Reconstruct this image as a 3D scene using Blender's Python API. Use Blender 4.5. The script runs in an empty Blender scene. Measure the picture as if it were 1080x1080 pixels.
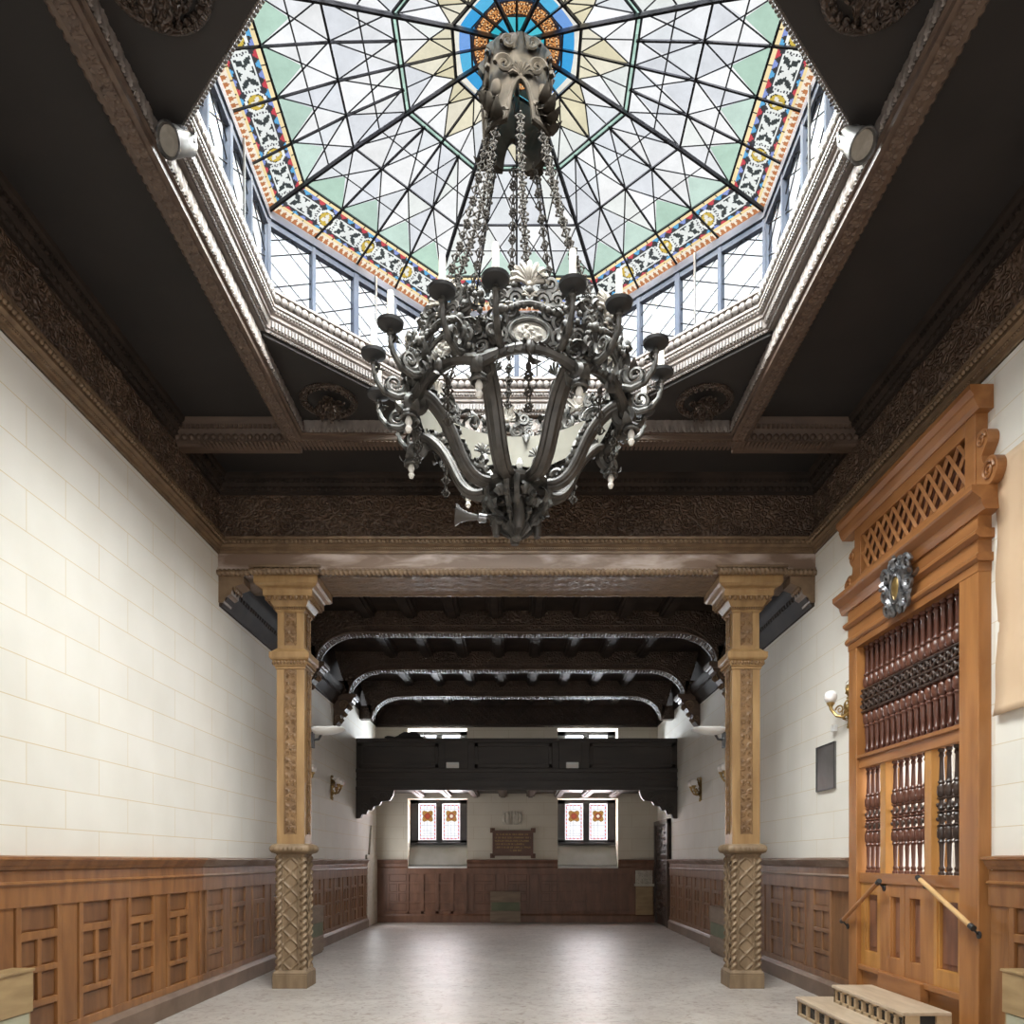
import bpy, math, random
import numpy as np
from mathutils import Vector, Matrix

random.seed(7)
rng = np.random.default_rng(5)
S = bpy.context.scene
COL = S.collection
PI = math.pi
E = 1.57                      # eye height; heights below are mostly given relative to the eye


def Z(r):
    return E + r


# ------------------------------------------------------------------ camera
cd = bpy.data.cameras.new('camera')
cam = bpy.data.objects.new('camera', cd)
COL.objects.link(cam)
S.camera = cam
cd.sensor_fit = 'HORIZONTAL'
cd.sensor_width = 36.0
cd.lens = 826.0 / 1080.0 * 36.0
cd.shift_x = -5.0 / 1080.0
cd.shift_y = 368.0 / 1080.0
cd.clip_start = 0.05
cam.location = (0, 0, E)
cam.rotation_euler = (PI / 2, 0, 0)

# ------------------------------------------------------------------ world, lamps, exposure
S.view_settings.view_transform = 'Standard'
S.view_settings.look = 'None'
S.view_settings.gamma = 1.0
S.view_settings.use_curve_mapping = False
S.view_settings.exposure = 0.0

W = bpy.data.worlds.new('sky')
S.world = W
W.use_nodes = True
wn = W.node_tree
bg = wn.nodes['Background']
tc = wn.nodes.new('ShaderNodeTexCoord')
nz = wn.nodes.new('ShaderNodeTexNoise')
nz.inputs['Scale'].default_value = 3.0
nz.inputs['Detail'].default_value = 4.0
rp = wn.nodes.new('ShaderNodeValToRGB')
rp.color_ramp.elements[0].color = (0.88, 0.915, 0.97, 1)
rp.color_ramp.elements[1].color = (1.0, 1.0, 1.0, 1)
wn.links.new(tc.outputs['Generated'], nz.inputs['Vector'])
wn.links.new(nz.outputs['Fac'], rp.inputs['Fac'])
wn.links.new(rp.outputs['Color'], bg.inputs['Color'])
bg.inputs['Strength'].default_value = 1.25


def lamp(name, loc, rot, energy, sx, sy=None, color=(1, 1, 1), shape='RECTANGLE', spread=180):
    l = bpy.data.lights.new(name, 'AREA')
    l.shape = shape
    l.size = sx
    if sy:
        l.size_y = sy
    l.energy = energy
    l.color = color
    l.spread = math.radians(spread)
    o = bpy.data.objects.new(name, l)
    COL.objects.link(o)
    o.location = loc
    o.rotation_euler = rot
    return o


# daylight falling through the glass dome and the back windows, plus added fill
lamp('skylight', (0, 5.885, Z(6.9)), (0, 0, 0), 1600, 4.6, color=(0.97, 0.985, 1.0), shape='DISK')
lamp('skylight_slant', (0, 3.2, Z(7.4)), (0.92, 0, 0), 2350, 3.4, color=(0.97, 0.985, 1.0), shape='DISK')
lamp('skylight_slant', (0, 8.5, Z(7.4)), (-0.92, 0, 0), 1100, 3.4, color=(0.97, 0.985, 1.0), shape='DISK')
lamp('fill_behind_camera', (0, -2.4, 2.6), (PI / 2 - 0.12, 0, 0), 230, 5.0, 3.0, color=(1.0, 0.97, 0.93))  # added fill inside the hall; the wall behind the camera has no window
for wx in (-2.03, 2.03):
    for wz, en in ((2.6, 170), (4.4, 430)):
        lamp('daylight_window', (wx, 20.75, wz), (-PI / 2, 0, 0), en, 1.3, 1.15, color=(0.92, 0.96, 1.0))
lamp('daylight_passage', (-3.45, 18.95, 1.4), (0, -PI / 2, 0), 25, 1.8, .7, color=(0.97, 0.98, 1.0))
lamp('daylight_corridor', (5.2, 7.1, 2.3), (0, PI / 2, 0), 120, 1.8, 2.2, color=(1.0, 0.97, 0.9))


# ------------------------------------------------------------------ materials
def nodes_of(m):
    m.use_nodes = True
    t = m.node_tree
    return t, t.nodes, t.links, t.nodes['Principled BSDF']


def N(t, typ, **kw):
    n = t.nodes.new(typ)
    for k, v in kw.items():
        if k.startswith('i_'):
            n.inputs[k[2:].replace('_', ' ')].default_value = v
        else:
            setattr(n, k, v)
    return n


def c4(c):
    return (c[0], c[1], c[2], 1)


def mat(name, a, b=None, rough=.5, metal=0.0, scale=4.0, stretch=(1, 1, 1), detail=5.0, bump=0.0, bscale=None,
        spec=.5, lo=.35, hi=.65, distort=0.4):
    """Two-tone noise material (wood grain when stretched), with optional bump."""
    m = bpy.data.materials.new(name)
    t, n, l, p = nodes_of(m)
    p.inputs['Roughness'].default_value = rough
    p.inputs['Metallic'].default_value = metal
    p.inputs['Specular IOR Level'].default_value = spec
    p.inputs['Base Color'].default_value = c4(a)
    if b is None and not bump:
        return m
    tcn = N(t, 'ShaderNodeTexCoord')
    mp = N(t, 'ShaderNodeMapping')
    mp.inputs['Scale'].default_value = stretch
    l.new(tcn.outputs['Object'], mp.inputs['Vector'])
    if b is not None:
        ns = N(t, 'ShaderNodeTexNoise')
        ns.inputs['Scale'].default_value = scale
        ns.inputs['Detail'].default_value = detail
        ns.inputs['Distortion'].default_value = distort
        l.new(mp.outputs['Vector'], ns.inputs['Vector'])
        r = N(t, 'ShaderNodeValToRGB')
        r.color_ramp.elements[0].position = lo
        r.color_ramp.elements[1].position = hi
        r.color_ramp.elements[0].color = c4(a)
        r.color_ramp.elements[1].color = c4(b)
        l.new(ns.outputs['Fac'], r.inputs['Fac'])
        l.new(r.outputs['Color'], p.inputs['Base Color'])
    if bump:
        nb = N(t, 'ShaderNodeTexNoise')
        nb.inputs['Scale'].default_value = bscale or scale * 6
        nb.inputs['Detail'].default_value = 3.0
        l.new(mp.outputs['Vector'], nb.inputs['Vector'])
        bp = N(t, 'ShaderNodeBump')
        bp.inputs['Strength'].default_value = bump
        bp.inputs['Distance'].default_value = 0.01
        l.new(nb.outputs['Fac'], bp.inputs['Height'])
        l.new(bp.outputs['Normal'], p.inputs['Normal'])
    return m


def carved(name, a, b, rough=.5, scale=22.0, strength=.8, spec=.5):
    """Wood with a fine carved scroll relief as bump."""
    m = mat(name, a, b, rough=rough, scale=2.5, spec=spec)
    t, n, l, p = nodes_of(m)
    tcn = N(t, 'ShaderNodeTexCoord')
    vo = N(t, 'ShaderNodeTexVoronoi')
    vo.inputs['Scale'].default_value = scale
    vo.feature = 'SMOOTH_F1'
    l.new(tcn.outputs['Object'], vo.inputs['Vector'])
    mu = N(t, 'ShaderNodeMath', operation='MULTIPLY')
    mu.inputs[1].default_value = 22.0
    si = N(t, 'ShaderNodeMath', operation='SINE')
    l.new(vo.outputs['Distance'], mu.inputs[0])
    l.new(mu.outputs[0], si.inputs[0])
    bp = N(t, 'ShaderNodeBump')
    bp.inputs['Strength'].default_value = strength
    bp.inputs['Distance'].default_value = 0.012
    l.new(si.outputs[0], bp.inputs['Height'])
    l.new(bp.outputs['Normal'], p.inputs['Normal'])
    return m


def plaster(name, base, line, axis, bw=1.0, bh=.309, off=(0, 0)):
    """Painted plaster with thin ochre ashlar joints. axis: world axis that runs along the wall."""
    m = bpy.data.materials.new(name)
    t, n, l, p = nodes_of(m)
    p.inputs['Roughness'].default_value = .85
    p.inputs['Specular IOR Level'].default_value = .25
    tcn = N(t, 'ShaderNodeTexCoord')
    sp = N(t, 'ShaderNodeSeparateXYZ')
    l.new(tcn.outputs['Object'], sp.inputs[0])
    cb = N(t, 'ShaderNodeCombineXYZ')
    ad = N(t, 'ShaderNodeMath', operation='ADD')
    ad.inputs[1].default_value = off[0]
    ad2 = N(t, 'ShaderNodeMath', operation='ADD')
    ad2.inputs[1].default_value = off[1]
    l.new(sp.outputs['Y' if axis == 'y' else 'X'], ad.inputs[0])
    l.new(sp.outputs['Z'], ad2.inputs[0])
    l.new(ad.outputs[0], cb.inputs['X'])
    l.new(ad2.outputs[0], cb.inputs['Y'])
    br = N(t, 'ShaderNodeTexBrick')
    br.inputs['Scale'].default_value = 1.0
    br.inputs['Brick Width'].default_value = bw
    br.inputs['Row Height'].default_value = bh
    br.inputs['Mortar Size'].default_value = .0036
    br.inputs['Mortar Smooth'].default_value = .3
    br.inputs['Color1'].default_value = c4(base)
    br.inputs['Color2'].default_value = c4([x * .97 for x in base])
    br.inputs['Mortar'].default_value = c4(line)
    l.new(cb.outputs[0], br.inputs['Vector'])
    ns = N(t, 'ShaderNodeTexNoise')
    ns.inputs['Scale'].default_value = 1.7
    ns.inputs['Detail'].default_value = 6.0
    l.new(tcn.outputs['Object'], ns.inputs['Vector'])
    r = N(t, 'ShaderNodeValToRGB')
    r.color_ramp.elements[0].position = .3
    r.color_ramp.elements[1].position = .7
    r.color_ramp.elements[0].color = (.93, .925, .91, 1)
    r.color_ramp.elements[1].color = (1, 1, 1, 1)
    l.new(ns.outputs['Fac'], r.inputs['Fac'])
    mx = N(t, 'ShaderNodeMix', data_type='RGBA', blend_type='MULTIPLY')
    mx.inputs['Factor'].default_value = 1.0
    l.new(br.outputs['Color'], mx.inputs[6])
    l.new(r.outputs['Color'], mx.inputs[7])
    l.new(mx.outputs[2], p.inputs['Base Color'])
    return m


def glass(name, attr=True, tint=(1, 1, 1), grime=.18):
    """Leaded window glass: coloured light passes straight through, a little gloss on top."""
    m = bpy.data.materials.new(name)
    t, n, l, p = nodes_of(m)
    n.remove(p)
    out = n['Material Output']
    tr = N(t, 'ShaderNodeBsdfTransparent')
    gl = N(t, 'ShaderNodeBsdfGlossy')
    gl.inputs['Roughness'].default_value = .25
    mx = N(t, 'ShaderNodeMixShader')
    mx.inputs[0].default_value = .03
    tcn = N(t, 'ShaderNodeTexCoord')
    ns = N(t, 'ShaderNodeTexNoise')
    ns.inputs['Scale'].default_value = 5.0
    ns.inputs['Detail'].default_value = 7.0
    ns.inputs['Roughness'].default_value = .65
    l.new(tcn.outputs['Object'], ns.inputs['Vector'])
    r = N(t, 'ShaderNodeValToRGB')
    r.color_ramp.elements[0].position = .3
    r.color_ramp.elements[1].position = .72
    g = 1 - grime
    r.color_ramp.elements[0].color = (g, g, g, 1)
    r.color_ramp.elements[1].color = (1, 1, 1, 1)
    l.new(ns.outputs['Fac'], r.inputs['Fac'])
    mm = N(t, 'ShaderNodeMix', data_type='RGBA', blend_type='MULTIPLY')
    mm.inputs['Factor'].default_value = 1.0
    if attr:
        at = N(t, 'ShaderNodeAttribute')
        at.attribute_name = 'tint'
        l.new(at.outputs['Color'], mm.inputs[6])
    else:
        mm.inputs[6].default_value = c4(tint)
    l.new(r.outputs['Color'], mm.inputs[7])
    l.new(mm.outputs[2], tr.inputs['Color'])
    l.new(tr.outputs[0], mx.inputs[1])
    l.new(gl.outputs[0], mx.inputs[2])
    l.new(mx.outputs[0], out.inputs['Surface'])
    return m


M = {}
M['plaster_l'] = plaster('cream plaster side', (.80, .775, .72), (.66, .54, .34), 'y', off=(.25, .03))
M['plaster_r'] = plaster('cream plaster other side', (.80, .775, .72), (.66, .57, .41), 'y', off=(.6, .03))
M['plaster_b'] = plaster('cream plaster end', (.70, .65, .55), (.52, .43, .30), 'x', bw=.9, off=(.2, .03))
M['white'] = mat('white plaster', (.78, .77, .74), (.70, .69, .66), rough=.85, scale=2)
M['reveal'] = mat('grey window reveal', (.27, .265, .235), (.22, .215, .19), rough=.7, scale=3)
M['dark'] = mat('dark stained oak', (.024, .018, .015), (.042, .030, .024), rough=.7, scale=3, spec=.15)
M['sheen_oak'] = mat('oak with painted sky sheen', (.19, .16, .145), (.25, .215, .195), rough=.6, scale=6)  # sheen of sky light on dark varnish, put into the base colour
M['greyoak'] = mat('dark grey oak', (.11, .095, .088), (.17, .15, .14), rough=.4, scale=6)  # bead rows, greyer and lighter than the brown beams
M['coffer'] = mat('dark coffer board', (.016, .0135, .0125), (.022, .018, .0165), rough=.75, scale=2)
M['darkcarve'] = carved('dark carved oak', (.045, .030, .023), (.075, .050, .036), rough=.4)
M['brown'] = mat('brown oak', (.075, .047, .034), (.115, .075, .052), rough=.52, scale=5, stretch=(.6, 3, 3))
M['archwood'] = carved('brown black arched oak', (.055, .036, .027), (.09, .060, .044), rough=.45, scale=14)
M['browncarve'] = carved('brown carved oak', (.075, .046, .031), (.115, .072, .047), rough=.45, scale=16)
M['gilt'] = mat('bronzed oak moulding', (.14, .088, .050), (.20, .13, .074), rough=.52, scale=8)
M['fascia'] = mat('worn oak fascia', (.19, .125, .088), (.48, .39, .345), rough=.55, scale=2.2, stretch=(.7, 1, 2.5), lo=.46, hi=.64)
M['pillar'] = mat('golden oak pillar', (.215, .122, .048), (.315, .192, .082), rough=.45, scale=3, stretch=(3, 3, .5))
M['pillarcarve'] = mat('carved golden oak panel', (.125, .066, .027), (.20, .112, .047), rough=.5, scale=6)
M['pillarlow'] = mat('weathered oak pedestal', (.155, .102, .056), (.235, .162, .095), rough=.6, scale=5, stretch=(2, 2, .6))
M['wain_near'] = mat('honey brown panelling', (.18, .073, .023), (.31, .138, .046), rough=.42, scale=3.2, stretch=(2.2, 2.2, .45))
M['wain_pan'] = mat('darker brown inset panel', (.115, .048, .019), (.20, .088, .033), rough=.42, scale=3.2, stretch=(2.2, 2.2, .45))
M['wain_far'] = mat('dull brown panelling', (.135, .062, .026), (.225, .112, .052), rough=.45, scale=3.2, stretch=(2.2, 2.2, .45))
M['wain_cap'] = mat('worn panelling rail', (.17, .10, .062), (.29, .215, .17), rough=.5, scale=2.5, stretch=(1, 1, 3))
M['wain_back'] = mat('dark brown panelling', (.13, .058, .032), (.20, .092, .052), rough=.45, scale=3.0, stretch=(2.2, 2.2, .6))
M['base'] = mat('dark baseboard', (.13, .083, .056), (.19, .13, .092), rough=.5, scale=3)
M['screen'] = mat('honey oak screen', (.27, .108, .030), (.385, .168, .052), rough=.4, scale=3.2, stretch=(2.5, 2.5, .4))
M['screen_h'] = mat('honey oak rail', (.235, .092, .027), (.34, .145, .047), rough=.4, scale=3.2, stretch=(2.5, .4, 2.5))
M['door_wood'] = mat('yellow oak door', (.36, .16, .036), (.47, .225, .058), rough=.4, scale=3.2, stretch=(2.5, 2.5, .4))
M['mahog'] = mat('dark mahogany', (.075, .027, .018), (.13, .050, .031), rough=.3, scale=5, stretch=(3, 3, .5))
M['mahog_panel'] = mat('mahogany panel', (.14, .055, .030), (.24, .10, .05), rough=.4, scale=4, stretch=(3, 3, .4))
M['ebony'] = mat('black carved wood', (.035, .022, .018), (.065, .04, .03), rough=.35, scale=8)
M['bronze'] = mat('dusty dark bronze', (.028, .027, .024), (.11, .104, .094), rough=.55, metal=.2, scale=14, spec=.6)
M['bronze_rib'] = mat('dark bronze rib', (.030, .027, .024), (.075, .068, .060), rough=.45, metal=.2, scale=9, spec=.6)
M['stonegrey'] = mat('grey plaster relief', (.30, .285, .255), (.42, .40, .36), rough=.7, scale=25, bump=.8, bscale=60)
M['shell'] = mat('dusty shell', (.24, .22, .19), (.36, .33, .285), rough=.6, scale=12)
M['cream'] = mat('cream painted inside', (.21, .20, .165), (.17, .16, .13), rough=.7, scale=5)
M['coronet'] = mat('dusty brown coronet', (.022, .018, .0135), (.048, .039, .030), rough=.9, spec=.15, scale=12)
M['chain'] = mat('aged chain', (.035, .031, .027), (.060, .053, .046), rough=.8, spec=.15, scale=20)
M['barblack'] = mat('blackened glazing bar', (.014, .014, .016), rough=.9, spec=.1)
M['iron'] = mat('black iron', (.018, .018, .019), (.03, .03, .032), rough=.45, scale=5)
M['lead'] = mat('dark lead came', (.008, .008, .009), rough=.9, spec=.1)
M['frame_blue'] = mat('blue grey sash', (.055, .065, .09), (.085, .098, .13), rough=.85, scale=3, spec=.1)
M['candle'] = mat('ivory candle sleeve', (.78, .75, .68), (.68, .65, .58), rough=.6, scale=10)
M['bulb'] = mat('white lamp bulb', (.85, .84, .80), rough=.15)
M['gold'] = mat('old gilt metal', (.30, .19, .065), (.45, .31, .12), rough=.32, metal=.75, scale=12)
M['silver'] = mat('dark silvered metal', (.10, .10, .105), (.30, .30, .31), rough=.32, metal=.8, scale=18)
M['greymetal'] = mat('dark grey metal', (.085, .080, .075), (.12, .115, .11), rough=.4, metal=.3, scale=4)
M['whitemetal'] = mat('white enamel', (.80, .81, .81), rough=.35)
M['lampglass'] = mat('milk glass', (.84, .81, .79), rough=.2)
M['paper'] = mat('beige sheet', (.60, .42, .27), (.66, .49, .335), rough=.8, scale=1.2)
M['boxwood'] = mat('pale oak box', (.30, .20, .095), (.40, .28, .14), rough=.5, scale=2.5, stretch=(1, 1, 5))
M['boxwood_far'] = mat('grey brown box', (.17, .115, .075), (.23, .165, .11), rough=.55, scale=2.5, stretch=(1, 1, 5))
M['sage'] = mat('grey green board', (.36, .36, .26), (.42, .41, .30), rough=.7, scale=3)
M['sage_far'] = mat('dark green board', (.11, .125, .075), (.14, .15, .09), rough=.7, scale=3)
M['steptop'] = mat('pale worn tread', (.44, .34, .24), (.55, .44, .33), rough=.45, scale=4, stretch=(3, .6, 3))
M['steplite'] = mat('light oak riser', (.42, .30, .18), (.50, .37, .23), rough=.5, scale=5)
M['handrail'] = mat('turned rail', (.52, .32, .14), (.62, .40, .19), rough=.35, scale=5)
M['stone'] = mat('pale carved stone', (.62, .58, .50), (.50, .46, .39), rough=.8, scale=9)
M['plaque'] = mat('red brown board', (.115, .052, .032), (.15, .070, .044), rough=.5, scale=4)
M['lettering'] = mat('gilt lettering', (.55, .36, .10), rough=.4)
M['cloth'] = mat('black cloth', (.02, .019, .019), (.03, .028, .027), rough=.95, scale=5)
M['gallery'] = mat('black brown gallery oak', (.022, .016, .013), (.036, .026, .021), rough=.45, scale=3, stretch=(.5, 2, 2))
M['domeglass'] = glass('stained glass', True)
M['clearglass'] = glass('clear leaded glass', False, (.97, .985, 1.0), .05)


def floor_mat():
    m = bpy.data.materials.new('worn terrazzo')
    t, n, l, p = nodes_of(m)
    tcn = N(t, 'ShaderNodeTexCoord')
    n1 = N(t, 'ShaderNodeTexNoise', i_Scale=1.3, i_Detail=9.0)
    n1.inputs['Roughness'].default_value = .72
    n2 = N(t, 'ShaderNodeTexNoise', i_Scale=9.0, i_Detail=6.0)
    n2.inputs['Roughness'].default_value = .7
    n2.inputs['Distortion'].default_value = 1.2
    for q in (n1, n2):
        l.new(tcn.outputs['Object'], q.inputs['Vector'])
    r1 = N(t, 'ShaderNodeValToRGB')
    r1.color_ramp.elements[0].position = .32
    r1.color_ramp.elements[1].position = .66
    r1.color_ramp.elements[0].color = (.34, .305, .28, 1)
    r1.color_ramp.elements[1].color = (.50, .46, .425, 1)
    l.new(n1.outputs['Fac'], r1.inputs['Fac'])
    r2 = N(t, 'ShaderNodeValToRGB')
    r2.color_ramp.elements[0].position = .34
    r2.color_ramp.elements[1].position = .50
    r2.color_ramp.elements[0].color = (.60, .52, .48, 1)
    r2.color_ramp.elements[1].color = (1, 1, 1, 1)
    l.new(n2.outputs['Fac'], r2.inputs['Fac'])
    mx = N(t, 'ShaderNodeMix', data_type='RGBA', blend_type='MULTIPLY')
    mx.inputs['Factor'].default_value = 1.0
    l.new(r1.outputs['Color'], mx.inputs[6])
    l.new(r2.outputs['Color'], mx.inputs[7])
    l.new(mx.outputs[2], p.inputs['Base Color'])
    rr = N(t, 'ShaderNodeMapRange')
    rr.inputs['To Min'].default_value = .33
    rr.inputs['To Max'].default_value = .50
    l.new(n1.outputs['Fac'], rr.inputs['Value'])
    l.new(rr.outputs[0], p.inputs['Roughness'])
    bp = N(t, 'ShaderNodeBump')
    bp.inputs['Strength'].default_value = .08
    bp.inputs['Distance'].default_value = .01
    l.new(n1.outputs['Fac'], bp.inputs['Height'])
    l.new(bp.outputs['Normal'], p.inputs['Normal'])
    return m


M['floor'] = floor_mat()


# ------------------------------------------------------------------ mesh builder
class T:
    """A piece of geometry: vertex array, face list, optional tint per face."""

    def __init__(self, v, f, c=None):
        self.v = np.asarray(v, float).reshape(-1, 3)
        self.f = f
        self.c = c


def tbox(x0, x1, y0, y1, z0, z1):
    v = [(x0, y0, z0), (x1, y0, z0), (x1, y1, z0), (x0, y1, z0), (x0, y0, z1), (x1, y0, z1), (x1, y1, z1), (x0, y1, z1)]
    f = [(0, 3, 2, 1), (4, 5, 6, 7), (0, 1, 5, 4), (1, 2, 6, 5), (2, 3, 7, 6), (3, 0, 4, 7)]
    return T(v, f)


def tprism(poly, d0, d1):
    """poly in (x, z), extruded along y from d0 to d1."""
    n = len(poly)
    v = [(p[0], d0, p[1]) for p in poly] + [(p[0], d1, p[1]) for p in poly]
    f = [tuple(range(n)), tuple(range(2 * n - 1, n - 1, -1))]
    f += [(i, n + i, n + (i + 1) % n, (i + 1) % n) for i in range(n)]
    return T(v, f)


def ttube(pts, r, n=6, closed=False, flat=1.0):
    P = np.asarray(pts, float)
    k = len(P)
    R = np.full(k, r) if np.isscalar(r) else np.asarray(r, float)
    if closed:
        tan = np.roll(P, -1, 0) - np.roll(P, 1, 0)
    else:
        tan = np.gradient(P, axis=0)
    tan /= np.linalg.norm(tan, axis=1)[:, None] + 1e-12
    up = np.array([0, 0, 1.0]) if abs(tan[0][2]) < .9 else np.array([1.0, 0, 0])
    a = np.cross(tan[0], up)
    a /= np.linalg.norm(a)
    v = []
    for i in range(k):
        a = a - tan[i] * np.dot(a, tan[i])
        a /= np.linalg.norm(a) + 1e-12
        b = np.cross(tan[i], a)
        for j in range(n):
            th = 2 * PI * j / n
            v.append(P[i] + R[i] * (math.cos(th) * a * flat + math.sin(th) * b))
    f = []
    for i in range(k if closed else k - 1):
        i2 = (i + 1) % k
        for j in range(n):
            j2 = (j + 1) % n
            f.append((i * n + j, i * n + j2, i2 * n + j2, i2 * n + j))
    if not closed:
        f.append(tuple(range(n - 1, -1, -1)))
        f.append(tuple((k - 1) * n + j for j in range(n)))
    return T(v, f)


def tlathe(prof, n=12, sx=1.0, sy=1.0):
    """prof: (radius, z) list, about z."""
    v, f = [], []
    k = len(prof)
    for r, z in prof:
        for j in range(n):
            th = 2 * PI * j / n
            v.append((r * math.cos(th) * sx, r * math.sin(th) * sy, z))
    for i in range(k - 1):
        for j in range(n):
            j2 = (j + 1) % n
            f.append((i * n + j, i * n + j2, (i + 1) * n + j2, (i + 1) * n + j))
    f.append(tuple(range(n - 1, -1, -1)))
    f.append(tuple((k - 1) * n + j for j in range(n)))
    return T(v, f)


def tball(r=1.0, n=8, m=6, s=(1, 1, 1)):
    prof = [(max(1e-4, r * math.sin(PI * i / m)), -r * math.cos(PI * i / m)) for i in range(m + 1)]
    t = tlathe(prof, n)
    t.v = t.v * np.array(s)
    return t


def move(t, x=0, y=0, z=0):
    return T(t.v + np.array([x, y, z]), t.f, t.c)


def xf(t, m):
    m = np.array(m)
    return T(t.v @ m[:3, :3].T + m[:3, 3], t.f, t.c)


def frame(o, s, out):
    """matrix whose x runs along the wall, y points out of it, z is up."""
    m = np.eye(4)
    m[:3, 0] = s
    m[:3, 1] = out
    m[:3, 2] = (0, 0, 1)
    m[:3, 3] = o
    return m


def rotz(a):
    m = np.eye(4)
    m[0, 0] = m[1, 1] = math.cos(a)
    m[0, 1] = -math.sin(a)
    m[1, 0] = math.sin(a)
    return m


def trans(x, y, z):
    m = np.eye(4)
    m[:3, 3] = (x, y, z)
    return m


def rotx(a):
    m = np.eye(4)
    m[1, 1] = m[2, 2] = math.cos(a)
    m[1, 2] = -math.sin(a)
    m[2, 1] = math.sin(a)
    return m


def roty(a):
    m = np.eye(4)
    m[0, 0] = m[2, 2] = math.cos(a)
    m[0, 2] = math.sin(a)
    m[2, 0] = -math.sin(a)
    return m


class MB:
    def __init__(self, m=None):
        self.vs, self.fs, self.cs, self.n, self.m = [], [], [], 0, m

    def add(self, t, m=None):
        v = t.v
        if m is not None:
            m = np.asarray(m)
            v = v @ m[:3, :3].T + m[:3, 3]
        if self.m is not None:
            v = v @ self.m[:3, :3].T + self.m[:3, 3]
        o = self.n
        self.vs.append(v)
        self.fs.extend([tuple(i + o for i in f) for f in t.f])
        if t.c is not None:
            self.cs.extend(t.c)
        self.n += len(v)
        return self

    def box(self, *a):
        return self.add(tbox(*a))

    def tube(self, *a, **k):
        return self.add(ttube(*a, **k))

    def tmpl(self):
        return T(np.concatenate(self.vs), self.fs, self.cs or None)

    def build(self, name, m, parent=None, smooth=False, bevel=0.0):
        v = np.concatenate(self.vs)
        p = parent
        while p is not None:
            v = v - np.array(p.location)
            p = p.parent
        me = bpy.data.meshes.new(name)
        me.from_pydata(v.tolist(), [], self.fs)
        if self.cs:
            at = me.attributes.new('tint', 'FLOAT_COLOR', 'FACE')
            at.data.foreach_set('color', np.array([(c[0], c[1], c[2], 1) for c in self.cs], dtype=np.float32).ravel())
        me.materials.append(m)
        if smooth:
            me.polygons.foreach_set('use_smooth', [True] * len(me.polygons))
        o = bpy.data.objects.new(name, me)
        COL.objects.link(o)
        if smooth:
            try:
                me.set_sharp_from_angle(angle=math.radians(42))
            except Exception:
                pass
        if bevel:
            b = o.modifiers.new('bevel', 'BEVEL')
            b.width = bevel
            b.segments = 2
            b.limit_method = 'ANGLE'
        if parent is not None:
            o.parent = parent
        return o


def tag(o, label, cat, group=None, kind=None):
    o['label'] = label
    o['category'] = cat
    if group:
        o['group'] = group
    if kind:
        o['kind'] = kind
    return o


def struct(o, label, cat):
    return tag(o, label, cat, kind='structure')


def thing(name, loc, label, cat, group=None, kind=None):
    o = bpy.data.objects.new(name, None)
    o.empty_display_size = .1
    COL.objects.link(o)
    o.location = loc
    return tag(o, label, cat, group, kind)


def dup(root, loc=None, rz=None, label=None, parent=None):
    r = root.copy()
    COL.objects.link(r)
    if parent is not None:
        r.parent = parent
    if loc is not None:
        r.location = loc
    if rz is not None:
        r.rotation_euler = (0, 0, rz)
    if label:
        r['label'] = label
    for ch in list(root.children):
        dup(ch, parent=r)
    return r


def sweep(mb, prof, s0, s1, fr, n=1):
    """extrude profile (out, z) from s0 to s1 in a wall frame; closed polygon."""
    k = len(prof)
    v = [(s0, p[0], p[1]) for p in prof] + [(s1, p[0], p[1]) for p in prof]
    f = [tuple(range(k)), tuple(range(2 * k - 1, k - 1, -1))]
    f += [(i, k + i, k + (i + 1) % k, (i + 1) % k) for i in range(k)]
    mb.add(T(v, f), fr)


def row(mb, t, s0, s1, pitch, out, z, fr):
    n = max(1, int(round((s1 - s0) / pitch)))
    for i in range(n):
        s = s0 + (i + .5) * (s1 - s0) / n
        mb.add(T(t.v + np.array([s, out, z]), t.f), fr)


def rope(mb, p0, p1, r, pitch, lobes=2, nseg=None, nr=10, amp=.28):
    p0 = np.array(p0, float)
    p1 = np.array(p1, float)
    L = np.linalg.norm(p1 - p0)
    k = nseg or int(L / pitch * 8) + 2
    d = (p1 - p0) / L
    up = np.array([0, 0, 1.0]) if abs(d[2]) < .9 else np.array([1.0, 0, 0])
    a = np.cross(d, up)
    a /= np.linalg.norm(a)
    b = np.cross(d, a)
    v, f = [], []
    for i in range(k):
        s = L * i / (k - 1)
        for j in range(nr):
            th = 2 * PI * j / nr
            rr = r * (1 - amp * .5 + amp * .5 * math.cos(lobes * (th - 2 * PI * s / (pitch * lobes))))
            v.append(p0 + d * s + rr * (math.cos(th) * a + math.sin(th) * b))
    for i in range(k - 1):
        for j in range(nr):
            j2 = (j + 1) % nr
            f.append((i * nr + j, i * nr + j2, (i + 1) * nr + j2, (i + 1) * nr + j))
    mb.add(T(v, f))


# --- carved height fields -------------------------------------------------
def h_scroll(u, v, cw, ch, d=.012):
    """mirrored scrollwork with buds, repeating every cw x ch."""
    a = np.abs((u / cw) % 2 - 1) * cw
    b = (v / ch) % 1 * ch
    h = np.zeros_like(u)
    sz = min(cw, ch)
    for cx, cy, sg, R in ((.50, .30, 1, .42), (.52, .76, -1, .36), (.02, .52, 1, .26), (.98, .10, -1, .25), (.98, .92, 1, .25)):
        x = a - cx * cw
        y = b - cy * ch
        r = np.hypot(x, y) / (R * sz) + 1e-6
        th = np.arctan2(y, x)
        w = np.cos(2 * PI * (r * 2.0 - sg * th / (2 * PI)))
        m = np.clip(1.25 - r, 0, 1) ** .5
        h = np.maximum(h, (w * .5 + .5) * m)
    return d * h


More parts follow.
